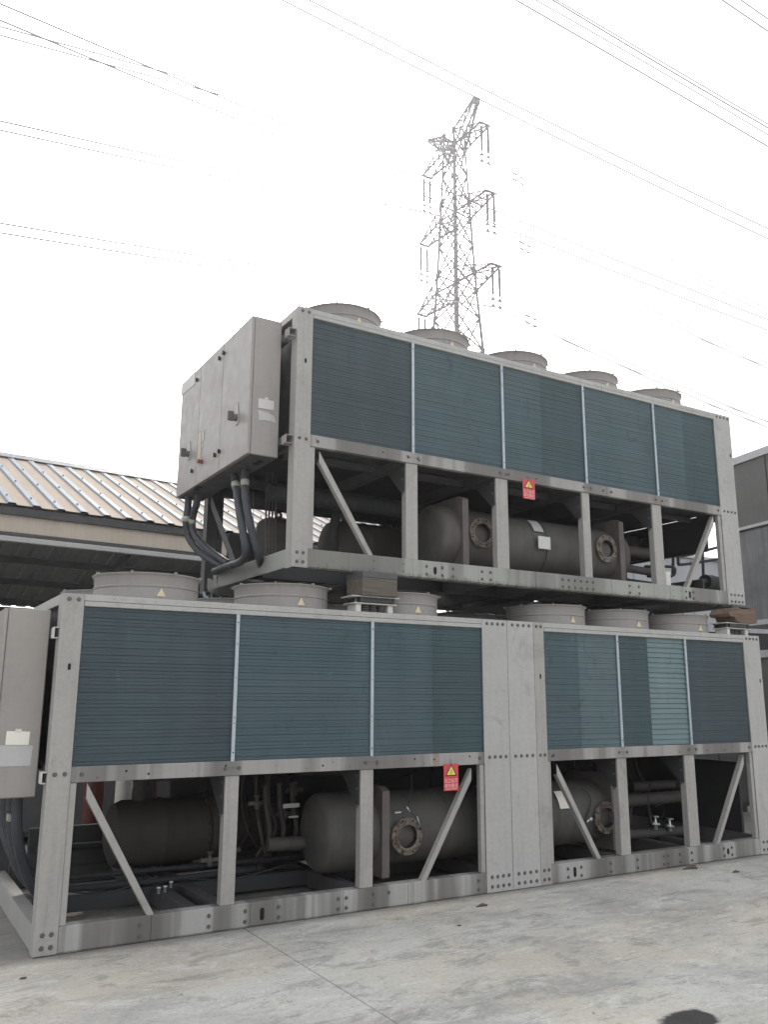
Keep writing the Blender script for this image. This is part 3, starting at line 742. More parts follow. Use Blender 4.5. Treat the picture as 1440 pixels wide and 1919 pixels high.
m = MB(); m.tube([at(1221, 1430, 1, 1.9), at(1228, 1500, 1, 1.9)], .012, 6)
m.tube([at(1353, 1430, 1, 1.9), at(1356, 1490, 1, 1.9)], .02, 6); m.build('vertical_conduit', M['gutter'], low)
# middle bay of the lower unit: small pipes and valves
pipe(low, [(1.9, .75, .42), (2.1, .72, .42), (2.35, .7, .42)], .055, M['pipe'])
pipe(low, [(1.55, 1.9, .92), (2.6, 1.7, .92), (3.4, 1.7, .92)], .05, M['pipe'])
for x in (1.95, 2.08, 2.2): pipe(low, [(x, .95, .88), (x, .92, .7), (x+.03, .9, .52), (x+.02, .9, .40)], .024, M['comp'], 10)
m = MB(); m.cbox(2.02, 2.17, .72, .73, .70, .735, .002); m.cbox(2.07, 2.16, .715, .725, .62, .635, .002); m.build('small_tag', M['sticker_grey'], low)
rnd = random.Random(11)
for k in range(9):
    x = 1.85+rnd.random()*.55; y = 1.0+rnd.random()*.5
    pipe(low, [(x, y, .95), (x+rnd.uniform(-.03, .03), y, .7), (x+rnd.uniform(-.1, .1), y-.1, .5), (x+rnd.uniform(-.15, .15), y-.1, .30)], rnd.choice((.012, .016, .022)), M['rubber'] if k % 2 else M['comp'], 8, 'refrigerant_pipe')
for (x, y, z) in ((1.72, 1.1, .34), (1.9, 1.0, .72), (2.15, .98, .62), (2.3, 1.1, .8), (1.5, 1.0, .3), (5.75, 1.1, .75), (6.4, 1.2, .8), (5.6, 1.0, .34)):
    m = MB(); m.lathe((x, y, z-.05), (0, 0, 1), [(0, .022), (.03, .028), (.06, .028), (.07, .014), (.10, .014), (.10, .03), (.115, .03), (.115, .0005)], 10); m.bar((x-.08, y, z), (x+.08, y, z), .03, .03); m.build('shut_off_valve', M['bolt'], low)
for k in range(5):
    x = 5.5+k*.32; pipe(low, [(x, 1.3, .95), (x+.02, 1.25, .75), (x+.1, 1.2, .62), (x+.25, 1.2, .60)], .018, M['rubber'], 8, 'refrigerant_pipe')
for (xa_, xb_, y, z) in ((.3, 1.0, .7, .24), (1.2, 2.2, .8, .22), (2.9, 3.5, .9, .9), (5.5, 6.9, 1.35, .9)):
    mm = (xa_+xb_)/2; pipe(low, [(xa_, y, z), (xa_*.7+xb_*.3, y+.06, z-.05), (mm, y-.04, z-.03), (xb_, y+.05, z+.02)], .008, M['rubber'], 6, 'cable')
for x0_, x1_, y, z, r in ((.25, 1.9, .95, .20, .025), (.25, 3.4, 1.05, .26, .02), (.3, 2.2, 1.9, .35, .03)): pipe(low, [(x0_, y, z), ((x0_+x1_)/2, y, z-.01), (x1_, y, z)], r, M['rubber'], 8)
for p_ in ((.95, .55, .21), (1.02, .62, .20), (1.09, .70, .21)):
    m = MB(); m.lathe(p_, (0, 0, 1), [(-.03, .010), (0, .012), (.006, .017), (.018, .017), (.02, .0005)], 8); m.build('stud', M['steel'], low)
# side cable bundles of the lower unit behind the cabinet
for k in range(4):
    pipe(low, [(-.10, .5+.28*k, .95), (-.08, .5+.28*k, .7), (.0, .6+.2*k, .45), (.12, .7+.15*k, .25), (.3, .8+.12*k, .2)], .036, M['hose'], 10, 'conduit')
m = MB(); p = at(24, 1531, 0, -.08); m.cbox(p.x-.04, p.x+.04, p.y-.045, p.y+.05, p.z-.025, p.z+.025, .003); m.build('tape_band', M['tape'], low)
# upper unit, right-hand bays
pipe(upp, [(UX+4.15, UY+.70, UZ+.66), (UX+4.5, UY+.70, UZ+.66), (UX+5.0, UY+.72, UZ+.66), (UX+5.06, UY+.80, UZ+.66), (UX+5.06, UY+1.2, UZ+.66)], .062, M['pipe'])
pipe(upp, [(UX+4.15, UY+.62, UZ+.44), (UX+4.8, UY+.62, UZ+.42), (UX+5.1, UY+.64, UZ+.40), (UX+5.2, UY+.75, UZ+.36)], .045, M['pipe'])
pipe(upp, [(UX+4.1, UY+.5, UZ+.25), (UX+4.7, UY+.5, UZ+.23), (UX+5.3, UY+.55, UZ+.23)], .05, M['rubber'])
pipe(upp, [(UX+4.28, UY+.55, UZ+.25), (UX+4.28, UY+.55, UZ+.5), (UX+4.27, UY+.56, UZ+.78)], .018, M['rubber'], 8)
def px(pts, y): return [at(u, v, 1, y) for u, v in pts]
for pts in ([(1200, 1012), (1262, 1004), (1270, 1010), (1272, 1050), (1280, 1058), (1345, 1048)], [(1232, 1022), (1255, 1018), (1262, 1026), (1262, 1080)],
            [(1210, 1062), (1258, 1062), (1266, 1070), (1258, 1080), (1215, 1080)], [(1318, 985), (1318, 1040), (1320, 1098)], [(1285, 1002), (1303, 998), (1308, 1004), (1303, 1014), (1280, 1020), (1276, 1030), (1280, 1042), (1345, 1026)]):
    pipe(upp, px(pts, UY+1.35), .020, M['rubber'], 10, 'refrigerant_pipe', 3)
m = MB(); m.cbox(UX+4.2, UX+5.4, UY+1.9, UY+1.95, UZ+.17, UZ+.50, .004); m.build('dark_filler_panel', M['dark'], upp)  # added dark sheets, shrink the bright gap behind the right-hand bays
m = MB(); m.cbox(UX+4.2, UX+5.5, UY+1.96, UY+2.0, UZ+.68, UZ+1.04, .004); m.build('dark_filler_panel', M['dark'], upp)
m = MB(); m.cbox(UX+UL-.09, UX+UL-.05, UY+.5, UY+2.1, UZ+.17, UZ+.38, .004); m.build('end_blocker', M['dark'], upp)  # added dark sheets, close the bright gap at the right end
m = MB(); m.cbox(UX+UL-.09, UX+UL-.05, UY+.4, UY+2.1, UZ+.70, UZ+1.046, .004); m.build('end_blocker', M['dark'], upp)
for (x, y) in ((5.35, .9), (5.2, 1.3), (4.7, 1.55), (5.05, 1.6)): pipe(upp, [(UX+x, UY+y, UZ+.17), (UX+x, UY+y, UZ+.5), (UX+x-.02, UY+y+.02, UZ+1.0)], .03, M['rubber'], 8, 'refrigerant_pipe')
m = MB(); m.cbox(UX+4.9, UX+5.25, UY+1.4, UY+1.75, UZ+.17, UZ+.62, .02); m.build('valve_box', M['dark'], upp)
for z in (.57,): pipe(upp, [(UX+3.9, UY+1.9, UZ+z), (UX+4.6, UY+1.9, UZ+z), (UX+5.6, UY+1.9, UZ+z)], .022, M['rubber'], 8, 'refrigerant_pipe')
m = MB(); a = at(1322, 1090, 1, UY+.7); m.lathe(a, (1, .15, 0), [(-.1, .02), (-.05, .03), (0, .04), (.0, .09), (.35, .09), (.35, .03)], 20); m.lathe(a, (1, .15, 0), [(.14, .092), (.145, .097), (.15, .092)], 20)
m.build('filter_canister', M['rubber'], upp, auto=40)
m = MB(); m.cbox(UX+4.58, UX+4.66, UY+.12, UY+.16, UZ+.167, UZ+.34, .003); m.build('bracket', M['white'], upp)
# clutter filling the back of the upper unit (pipe headers and added dark sheets)
m = MB(); m.cbox(UX+2.3, UX+4.1, UY+1.95, UY+2.0, UZ+.17, UZ+1.04, .004); m.build('dark_filler_panel', M['dark'], upp)
m = MB(); m.cbox(UX+.20, UX+1.02, UY+2.02, UY+2.06, UZ+.17, UZ+.62, .004); m.build('dark_filler_panel', M['dark'], upp)
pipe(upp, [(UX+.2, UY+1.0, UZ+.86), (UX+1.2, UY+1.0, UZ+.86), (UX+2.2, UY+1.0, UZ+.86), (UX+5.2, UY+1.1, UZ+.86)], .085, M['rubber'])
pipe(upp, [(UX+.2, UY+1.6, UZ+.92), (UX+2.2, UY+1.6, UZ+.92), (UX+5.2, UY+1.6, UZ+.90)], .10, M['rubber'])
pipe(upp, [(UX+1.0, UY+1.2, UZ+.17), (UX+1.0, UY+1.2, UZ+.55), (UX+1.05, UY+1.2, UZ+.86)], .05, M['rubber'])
m = MB(); m.cbox(.25, 1.45, 2.02, 2.06, .17, .50, .004); m.build('dark_filler_panel', M['dark'], low)  # added dark sheets, keep sun and daylight out of the lower bays
m = MB(); m.cbox(3.501, 4.39, 2.02, 2.06, .17, 1.046, .004); m.build('dark_filler_panel', M['dark'], low)
m = MB(); m.cbox(1.46, 3.5, 2.02, 2.06, .17, 1.046, .004); m.build('dark_filler_panel', M['dark'], low)
m = MB(); m.cbox(4.4, 7.0, 2.02, 2.06, .17, 1.0, .004); m.build('dark_filler_panel', M['dark'], low)
m = MB(); m.cbox(7.40, 7.44, .35, 2.1, .17, .92, .004); m.build('end_blocker', M['dark'], low)  # added dark sheet, hides the bright ground past the right end

# ---- control cabinets
def cabinet(root, x0, x1, y0, y1, z0, z1, seams, upper):
    m = MB(); m.cbox(x0+.028, x1, y0+.002, y1-.002, z0, z1, .006); cb = m.build('control_cabinet', M['cabinet'], root)
    m = MB(); m.cbox(x0+.03, x1-.004, y0+.006, y1-.006, z0-.004, z0-.0005, .001); m.build('underside_shade_plate', M['beam_dark'], cb)  # added plate, underside shade put into its dark colour
    doors = [y0]+seams+[y1]; ds = []
    for i in range(len(doors)-1):
        m = MB(); g_ = .003; m.cbox(x0, x0+.025, doors[i]+g_, doors[i+1]-g_, z0+.002, z1-.002, .004); ds.append(m.build('door', M['cabinet'], cb))
    return cb, ds
cbU, dU = cabinet(upp, 1.4246, 1.703, .332, 2.27, 3.595, 4.837, [1.022, 1.66], True)
cbL, dL = cabinet(low, -.335, -.035, .174, 2.11, .953, 2.195, [.86, 1.50], False)
m = MB()
for (u, v, r) in ((480, 868, .045), (487, 864, .04), (373, 912, .045), (368, 916, .04)):
    p = at(u, v, 2, 3.595); m.disc((p.x, p.y, 3.5895), (0, 0, -1), r*.8, 14)
m.build('cable_hole', M['black'], cbU)
def handle(door, u, v, x=1.4246):
    p = at(u, v, 0, x); m = MB(); m.prism([(p.y-.03, p.z-.06), (p.y+.03, p.z-.06), (p.y+.03, p.z+.045), (p.y, p.z+.14), (p.y-.03, p.z+.045)], 0, x-.008, x-.001)
    m.build('switch_plate', M['sticker_grey'], door)
    m = MB(); m.lathe((x-.008, p.y, p.z), (-1, 0, 0), [(0, .032), (.03, .030), (.03, .0005)], 16); m.cbox(x-.09, x-.035, p.y-.012, p.y+.012, p.z-.035, p.z+.05, .005); m.build('rotary_handle', M['bolt'], door)
handle(dU[0], 445, 783); handle(dU[2], 355, 851)
def latch(door, u, v, x=1.4246):
    p = at(u, v, 0, x); m = MB(); m.lathe((x-.001, p.y, p.z), (-1, 0, 0), [(0, .020), (.012, .018), (.012, .0005)], 12); m.bar((x-.018, p.y, p.z-.02), (x-.018, p.y, p.z+.02), .012, .01); m.build('latch', M['ink'], door)
for d_, u, v in ((dU[0], 421, 662), (dU[1], 413, 672), (dU[2], 370.5, 712), (dU[0], 412, 846), (dU[1], 404, 853), (dU[2], 361, 883)): latch(d_, u, v)
def sheet_x(door, corners, mat, name, x=1.4246):
    P_ = [at(u, v, 0, x) for u, v in corners]; m = MB(); m.prism([(p.y, p.z) for p in P_], 0, x-.0035, x-.0008); return m.build(name, mat, door)
sheet_x(dU[2], [(341, 721), (366, 696), (366, 719), (340, 742)], M['sticker'], 'name_label')
sheet_x(dU[1], [(372, 815), (378, 808), (376, 868), (369.5, 872)], M['sticker_yellow'], 'warning_label')
sheet_x(dU[1], [(379.5, 808), (383, 805), (382, 826), (378, 830)], M['sticker_grey'], 'small_label')
sheet_x(dU[1], [(378.5, 834), (381, 832), (380.5, 839), (378, 841)], M['sticker_grey'], 'small_label')
p = at(379, 865, 0, 1.4246); m = MB(); m.lathe((1.4235, p.y, p.z), (-1, 0, 0), [(0, .022), (.008, .022), (.025, .014), (.035, .024), (.045, .024), (.045, .0005)], 16); m.build('emergency_stop', M['redsw'], dU[1])
def sheet_y(par, corners, y, mat, name, th=.003):
    P_ = [at(u, v, 1, y) for u, v in corners]; m = MB(); m.prism([(p.x, p.z) for p in P_], 1, y-th, y-.0008); return m.build(name, mat, par)
yb = .334
sheet_y(cbU, [(484.5, 746), (513.5, 752), (513, 769), (484, 764)], yb, M['sticker'], 'paper_label')
sheet_y(cbU, [(496, 744.5), (503, 746), (503, 749), (496, 748)], yb-.002, M['white'], 'paper_tab')
sheet_y(cbU, [(483.5, 768), (500, 772.5), (512, 779), (518, 793), (508, 790), (497, 787), (485, 788)], yb, M['sticker_grey'], 'torn_label')
yb = .176
sheet_y(cbL, [(12, 1370), (56, 1371), (53, 1396), (9, 1396)], yb, M['sticker_cream'], 'paper_label')
sheet_y(cbL, [(28, 1366), (40, 1366), (40, 1373), (28, 1373)], yb-.002, M['white'], 'paper_tab')
sheet_y(cbL, [(-12, 1397), (61, 1397), (56, 1435), (-14, 1437)], yb, M['sticker_grey'], 'grey_label')
# brackets that carry the cabinets
def arm(root, x0, x1, y, z, h=.075):
    m = MB(); m.cbox(x0, x0+.006, y, y+.09, z, z+h, .001); m.cbox(x0+.007, x1, y, y+.09, z+h-.006, z+h, .001); m.cbox(x0+.007, x1, y, y+.09, z, z+.006, .001)
    m.build('cabinet_bracket', M['white'] if root is low else M['post'], root)
for z in (1.045, 1.995): arm(low, -.033, .0, .03, z)
for z in (1.055, 2.02): arm(upp, UX-.068, UX, UY+.03, UZ+z)
m = MB()
for z in (1.06, 2.0): m.bar((-.05, .12, z), (-.05, 2.1, z), .05, .08); m.bar((UX-.05, .30, UZ+z), (UX-.05, 2.2, UZ+z), .05, .08)
m2 = MB()
for z in (1.06, 2.0): m2.bar((-.0175, .13, z+.035), (-.0175, 2.1, z+.035), .03, .06)
m2.build('cabinet_rail', M['beam_dark'], low)
m2 = MB()
for z in (1.06, 2.0): m2.bar((UX-.04, .30, UZ+z+.035), (UX-.04, 2.2, UZ+z+.035), .055, .06)
m2.build('cabinet_rail', M['beam_dark'], upp)
m = MB(); m.cbox(UX+.0605, UX+.066, .30, 2.2, UZ+1.16, UZ+2.2, .001); m.build('end_lining', M['dark'], upp)
# hoses hanging from the upper cabinet
def hose(pts, r=.034, band=None):
    P_ = [at(u, v, 0, x) for u, v, x in pts]; sp = smooth_path(P_, 6); m = MB()
    rs = [r*(1+.035*math.sin(i*2.1)) for i in range(len(sp))]
    m.tube(sp, rs, 14); h = m.build('conduit', M['hose'], upp)
    k = next((i for i, q in enumerate(sp) if q.z < band), 3); a = sp[k]; b = sp[k+1]; d_ = (b-a).normalized()
    m = MB(); m.tube([a, a+d_*.055], r*1.12, 14, cap=True); m.build('tape_band', M['tape'], h)
hose([(438, 884, 1.57), (441, 905, 1.57), (444, 925, 1.57), (449, 960, 1.57), (456, 1000, 1.59), (461, 1035, 1.62), (452, 1052, 1.65), (425, 1062, 1.7), (402, 1071, 1.75)], .035, 3.50)
hose([(459, 880, 1.60), (459, 900, 1.60), (460, 930, 1.60), (465, 965, 1.62), (474, 1005, 1.66), (484, 1040, 1.72), (490, 1060, 1.8)], .035, 3.50)
hose([(353, 928, 1.52), (352, 950, 1.52), (349, 975, 1.52), (350, 995, 1.54), (358, 1015, 1.58), (378, 1038, 1.66), (405, 1055, 1.75), (420, 1062, 1.8)], .036, 3.42)
hose([(371, 925, 1.57), (368, 945, 1.57), (362, 965, 1.57), (360, 985, 1.58), (367, 1005, 1.6), (390, 1030, 1.68), (415, 1048, 1.76), (428, 1056, 1.8)], .036, 3.38)
# rear left diagonal and crumpled rail end of the upper unit
m = MB(); m.bar((UX+.03, UY+2.15, UZ+1.0), (UX+.03, UY+1.35, UZ+.19), .006, .09); m.build('brace', M['beam_dark'], upp)
m = MB(); P0 = V(UX+.003, UY+1.735, UZ)
rnd = random.Random(4); rows = []
path = [(0, 0, 0), (-.01, .08, .01), (.02, .16, -.03), (-.03, .22, .0), (.01, .27, -.06), (-.06, .26, -.13), (-.02, .29, -.20), (-.07, .27, -.27)]
for (dx_, dy_, dz_) in path:
    hh = .166*(1-.3*dy_/.3)
    rows.append([P0+V(dx_+rnd.uniform(-.015, .015), dy_+rnd.uniform(-.01, .01)-(k-1)*.0, dz_+hh*k/3) if dz_ > -.1 else P0+V(dx_+.045*k-.05+rnd.uniform(-.01, .01), dy_+rnd.uniform(-.02, .02), dz_+rnd.uniform(-.02, .02)) for k in range(4)])
vs = [q for r_ in rows for q in r_]+[q+V(.006, .002, .002) for r_ in rows for q in r_]; nn = len(rows)*4
fs = []
for i in range(len(rows)-1):
    for k in range(3):
        a = i*4+k; fs.append((a, a+1, a+5, a+4)); fs.append((a+nn, a+nn+4, a+nn+5, a+nn+1))
m.add(vs, fs); m.build('crumpled_rail_end', M['steel'] if False else M['upper_rail'], upp)
m = MB()
for k in range(5):
    a = P0+V(-.03+rnd.uniform(-.04, .05), .2+rnd.uniform(-.05, .08), .05-.05*k); b = a+V(rnd.uniform(-.05, .08), rnd.uniform(-.05, .05), -.10-rnd.random()*.05); m.bar(a, b, .045, .004, (1, .3, .2))
m.build('torn_metal', M['mullion'], upp)

# ------------------------------------------------------------------ blocks and spring mounts between the chillers
def mount(x, y, lab, tl, tm, jag=False):
    t = thing('spring_isolator', lab, 'spring mount', (x, y, 2.30), 'spring mounts between the two chillers')
    m = MB(); m.cbox(x-.19, x+.19, y-.09, y+.09, 2.30, 2.306, .002); m.build('base_plate', M['white'], t)
    for s_ in (-1, 1):
        m = MB(); m.cbox(x+s_*.155-.025, x+s_*.155+.025, y-.08, y+.08, 2.3065, 2.372, .004); m.build('end_block', M['white'], t)
    m = MB(); m.cbox(x-.21, x+.21, y-.10, y+.10, 2.3725, 2.381, .002); m.build('lower_plate', M['white'], t)
    m = MB(); m.cbox(x-.23, x+.23, y-.11, y+.11, 2.43, 2.4385, .002); m.build('upper_plate', M['white'], t)
    for k in range(3):
        for yy in (-.045, .045):
            m = MB(); pts = [(x-.075+.075*k+math.cos(a)*.028, y+yy+math.sin(a)*.028, 2.309+.060*a/(2*math.pi*3.5)) for a in [2*math.pi*j/12 for j in range(43)]]
            m.tube(pts, .0062, 6); m.build('coil_spring', M['bolt'], t)
    for sx in (-1, 1):
        for sy in (-1, 1):
            m = MB(); m.lathe((x+sx*.185, y+sy*.08, 2.3812), (0, 0, 1), [(0, .016), (.012, .016), (.012, .008), (.040, .008), (.040, .015), (.0485, .015)], 8); m.build('levelling_bolt', M['bolt'], t)
    m = MB(); m.cbox(x-.15, x+.15, y-.1, y+.1, 2.385, 2.429, .004); m.build('rubber_pad', M['dark'], t)
    m = MB(); z0_ = 2.439
    if not jag:
        m.cbox(x-.165, x+.175, y-.16, y+.12, z0_, 2.585, .006); tag(m.build('timber_block', tm), tl, 'timber block', 'timber blocks under the raised chiller')
        m = MB(); m.cbox(x-.16, x+.18, y-.155, y+.13, 2.5855, 2.6415, .004); tag(m.build('packing_plate', M['beam_dark']), 'flat dark packer between '+tl.split(',')[0]+' and the raised chiller', 'packer', 'flat packers under the raised chiller')
    else:
        poly = [(x-.21, 2.535), (x-.15, 2.60), (x-.05, 2.61), (x+.02, 2.595), (x+.25, 2.61), (x+.27, 2.56), (x+.27, z0_+.005), (x+.20, z0_), (x-.02, z0_), (x-.09, z0_+.02), (x-.11, 2.50), (x-.19, 2.505)]
        m.prism(poly, 1, y-.14, y+.12)
        tag(m.build('timber_block', tm), tl, 'timber block', 'timber blocks under the raised chiller')
        m = MB(); m.cbox(x-.12, x+.2, y-.13, y+.12, 2.6105, 2.6415, .004); tag(m.build('packing_plate', M['beam_dark']), 'flat dark packer between the splintered block and the raised chiller', 'packer', 'flat packers under the raised chiller')
mount(2.52, .16, 'rusty white spring mount under the grey timber block, near the middle fans', 'squared grey timber block, the left front support', M['timber_grey'])
mount(7.24, .16, 'white spring mount under the splintered brown block at the right end', 'splintered brown timber block at the right front corner', M['timber'], True)
mount(2.52, 2.22, 'spring mount at the back left, behind the fans', 'squared timber block at the back left, behind the fans', M['timber'])
mount(7.24, 2.22, 'spring mount at the back right corner of the stack', 'squared timber block at the back right corner', M['timber'])

# ------------------------------------------------------------------ warning signs
def glyph_text(body, size, x, z, y, parent, name, mat):
    cu_ = bpy.data.curves.new(name, 'FONT'); cu_.body = body; cu_.size = size; cu_.align_x = 'CENTER'; cu_.extrude = .0004; cu_.offset = size*.01
    o_ = bpy.data.objects.new(name, cu_); C.objects.link(o_); cu_.materials.append(mat)
    bpy.context.view_layer.update()
    me = bpy.data.meshes.new_from_object(o_.evaluated_get(bpy.context.evaluated_depsgraph_get())); bpy.data.objects.remove(o_)
    w_ = bpy.data.objects.new(name, me); C.objects.link(w_); w_.parent = parent; w_.location = (x, y, z); w_.rotation_euler = (R(90), 0, 0)
    return w_
def sign(x0, x1, z0, z1, y, label):
    t = thing('warning_sign', label, 'sign', ((x0+x1)/2, y, z0), 'red and yellow warning plates on the mid beams')
    w, h = x1-x0, z1-z0; xc = (x0+x1)/2
    m = MB(); m.cbox(x0, x1, y, y+.002, z0, z1, .0005); m.build('plate', M['red'], t)
    def tri(s_, zc, yy, mat, nm):
        m = MB(); a = w*.40*s_; hh = h*.44*s_; m.prism([(xc-a, zc-hh*.42), (xc+a, zc-hh*.42), (xc, zc+hh*.58)], 1, yy-.0008, yy-.0002); m.build(nm, mat, t)
    tri(1.0, z0+h*.73, y, M['ink'], 'triangle_border'); tri(.74, z0+h*.725, y-.0008, M['yellow'], 'triangle_field')
    # pictogram: gas cylinder with falling parts
    m = MB(); yy = y-.0026; zc = z0+h*.70; u = w*.055
    m.box(xc-u*1.0, xc-u*.7, yy, yy+.0005, zc-u*1.6, zc+u*1.4); m.box(xc+u*.3, xc+u*.6, yy, yy+.0005, zc-u*1.6, zc+u*1.4); m.box(xc-u*.8, xc+u*.5, yy, yy+.0005, zc+u*1.2, zc+u*1.6)
    m.box(xc-u*1.7, xc+u*.9, yy, yy+.0005, zc-u*1.9, zc-u*1.55); m.box(xc+u*.6, xc+u*1.4, yy, yy+.0005, zc+u*.7, zc+u*1.2); m.box(xc-u*.4, xc+u*.2, yy, yy+.0005, zc+u*1.9, zc+u*2.2)
    for k in range(3): m.box(xc+u*(1.0+.3*k), xc+u*(1.25+.3*k), yy, yy+.0005, zc+u*(.2-.6*k), zc+u*(.4-.6*k))
    m.build('pictogram', M['ink'], t)
    for body, zz in (('压力容器', .345), ('请勿靠近', .145)):
        glyph_text(body, w*.235, 0, h*zz-w*.03, -.0012, t, 'lettering', M['lettering'])
    m = MB(); m.box(x0+w*.12, x1-w*.12, y-.0009, y-.0003, z0+h*.30, z0+h*.312); m.box(x0+w*.12, x1-w*.12, y-.0009, y-.0003, z0+h*.05, z0+h*.075); m.build('print_line', M['lettering'], t)
    m = MB(); m.tube([(xc, y-.003, z1-.01), (xc-.003, y-.006, z1+.02), (xc, y+.01, z1+.035)], .0018, 5); m.build('hanging_wire', M['bolt'], t)
sign(3.146, 3.296, .849, 1.065, -.012, 'red warning plate with yellow triangle on the lower chiller beside the diagonal brace')
sign(4.235, 4.390, 3.521, 3.722, .146, 'red warning plate with yellow triangle on the raised chiller above the round vessel')

# ------------------------------------------------------------------ shed behind
SH = R(5.6); so = V(.83, 6.85, 0)
def sh(x, y, z): return (so.x+x*math.cos(SH)-y*math.sin(SH), so.y+x*math.sin(SH)+y*math.cos(SH), z)
def rotz_build(m, name, mat, par, **k):
    m.v = [sh(*p) for p in m.v]; return m.build(name, mat, par, **k)
shed = thing('open_shed', 'open-sided shed with blue-grey ribbed metal roof, sun glint coloured cream on its pans, behind the chillers', 'shed', (so.x, so.y, 0))
P = .342; RUN, RISE, EZ = 3.75, 1.66, 4.30
x0_ = -5.0*1.0; cnt = 0
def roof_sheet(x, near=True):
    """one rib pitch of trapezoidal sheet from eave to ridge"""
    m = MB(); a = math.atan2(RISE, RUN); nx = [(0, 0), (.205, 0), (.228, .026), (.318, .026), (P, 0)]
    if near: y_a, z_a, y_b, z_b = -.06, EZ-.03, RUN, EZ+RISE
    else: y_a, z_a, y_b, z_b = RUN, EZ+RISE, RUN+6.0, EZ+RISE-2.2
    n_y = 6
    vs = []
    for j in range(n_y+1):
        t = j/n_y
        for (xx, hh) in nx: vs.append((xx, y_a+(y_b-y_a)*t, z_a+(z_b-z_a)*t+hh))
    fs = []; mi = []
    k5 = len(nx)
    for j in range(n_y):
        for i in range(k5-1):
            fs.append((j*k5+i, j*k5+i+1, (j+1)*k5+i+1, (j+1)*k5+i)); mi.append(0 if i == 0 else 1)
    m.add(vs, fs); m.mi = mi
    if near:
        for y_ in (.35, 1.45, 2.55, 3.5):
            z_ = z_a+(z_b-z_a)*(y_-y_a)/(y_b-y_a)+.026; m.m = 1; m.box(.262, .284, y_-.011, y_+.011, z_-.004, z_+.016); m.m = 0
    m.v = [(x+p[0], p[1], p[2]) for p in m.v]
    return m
protoN = None
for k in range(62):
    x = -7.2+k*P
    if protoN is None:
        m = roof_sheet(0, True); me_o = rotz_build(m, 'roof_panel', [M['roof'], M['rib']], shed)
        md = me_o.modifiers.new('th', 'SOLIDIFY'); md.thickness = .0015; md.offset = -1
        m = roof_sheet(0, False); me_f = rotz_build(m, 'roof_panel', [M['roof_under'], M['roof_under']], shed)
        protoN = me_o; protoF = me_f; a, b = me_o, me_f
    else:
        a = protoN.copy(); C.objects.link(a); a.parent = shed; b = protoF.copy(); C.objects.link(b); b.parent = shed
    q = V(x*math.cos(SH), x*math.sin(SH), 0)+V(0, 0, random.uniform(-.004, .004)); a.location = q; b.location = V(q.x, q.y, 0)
m = MB(); xa, xb = -7.3, 14.2
m.add([(xa, RUN-.22, EZ+RISE-.06), (xb, RUN-.22, EZ+RISE-.06), (xb, RUN, EZ+RISE+.07), (xa, RUN, EZ+RISE+.07), (xa, RUN+.22, EZ+RISE-.04), (xb, RUN+.22, EZ+RISE-.04)], [(0, 1, 2, 3), (3, 2, 5, 4)])
rotz_build(m, 'ridge_cap', M['flashing'], shed)
m = MB(); m.cbox(xa, xb, -.02, .02, EZ-.17, EZ-.055, .004); rotz_build(m, 'eave_shadow_board', M['purlin'], shed)
m = MB(); m.cbox(xa, xb, .03, .25, EZ-.42, EZ-.10, .01); rotz_build(m, 'fascia_beam', M['fascia'], shed)
m = MB(); m.cbox(xa, xb, -.02, .08, EZ-.475, EZ-.425, .006); rotz_build(m, 'ledge', M['purlin'], shed)
m = MB(); m.cbox(xa, xb, -.06, .02, EZ-.565, EZ-.485, .01); rotz_build(m, 'gutter', M['gutter'], shed)
for k in range(6):
    y = RUN+.5+k*1.0; z = EZ+RISE-2.2*(y-RUN)/6-.12
    m = MB(); m.cbox(xa, xb, y-.04, y+.04, z-.07, z+.07, .004); rotz_build(m, 'purlin', M['purlin'], shed)
for k in range(3):
    y = .6+k*1.1; z = EZ+RISE*y/RUN-.12
    m = MB(); m.cbox(xa, xb, y-.04, y+.04, z-.07, z+.05, .004); rotz_build(m, 'purlin', M['purlin'], shed)
for x in (-6.8, -1.5, 3.6, 9.0, 14.0):
    for y in (.14, 9.7):
        m = MB(); m.cbox(x-.1, x+.1, y-.1, y+.1, 0, EZ-.43 if y < 1 else 3.6, .01); rotz_build(m, 'column', M['beam_dark'], shed)
    m = MB(); m.bar((x, .2, EZ-.25), (x, RUN, EZ+RISE-.2), .1, .16); m.bar((x, RUN, EZ+RISE-.2), (x, 9.7, 3.72), .1, .16); rotz_build(m, 'rafter', M['purlin'], shed)
m = MB(); m.cbox(xa, xb, 9.8, 9.95, 0, 3.75, .01); rotz_build(m, 'back_wall', M['brown_wall'], shed)
m = MB(); m.cbox(xa, xb, 9.70, 9.79, 3.45, 3.74, .01); rotz_build(m, 'far_eave_beam', M['brown_wall'], shed)
m = MB(); m.cbox(xb-.1, xb, .3, 9.7, 0, 4.2, .01); rotz_build(m, 'end_wall', M['brown_wall'], shed)

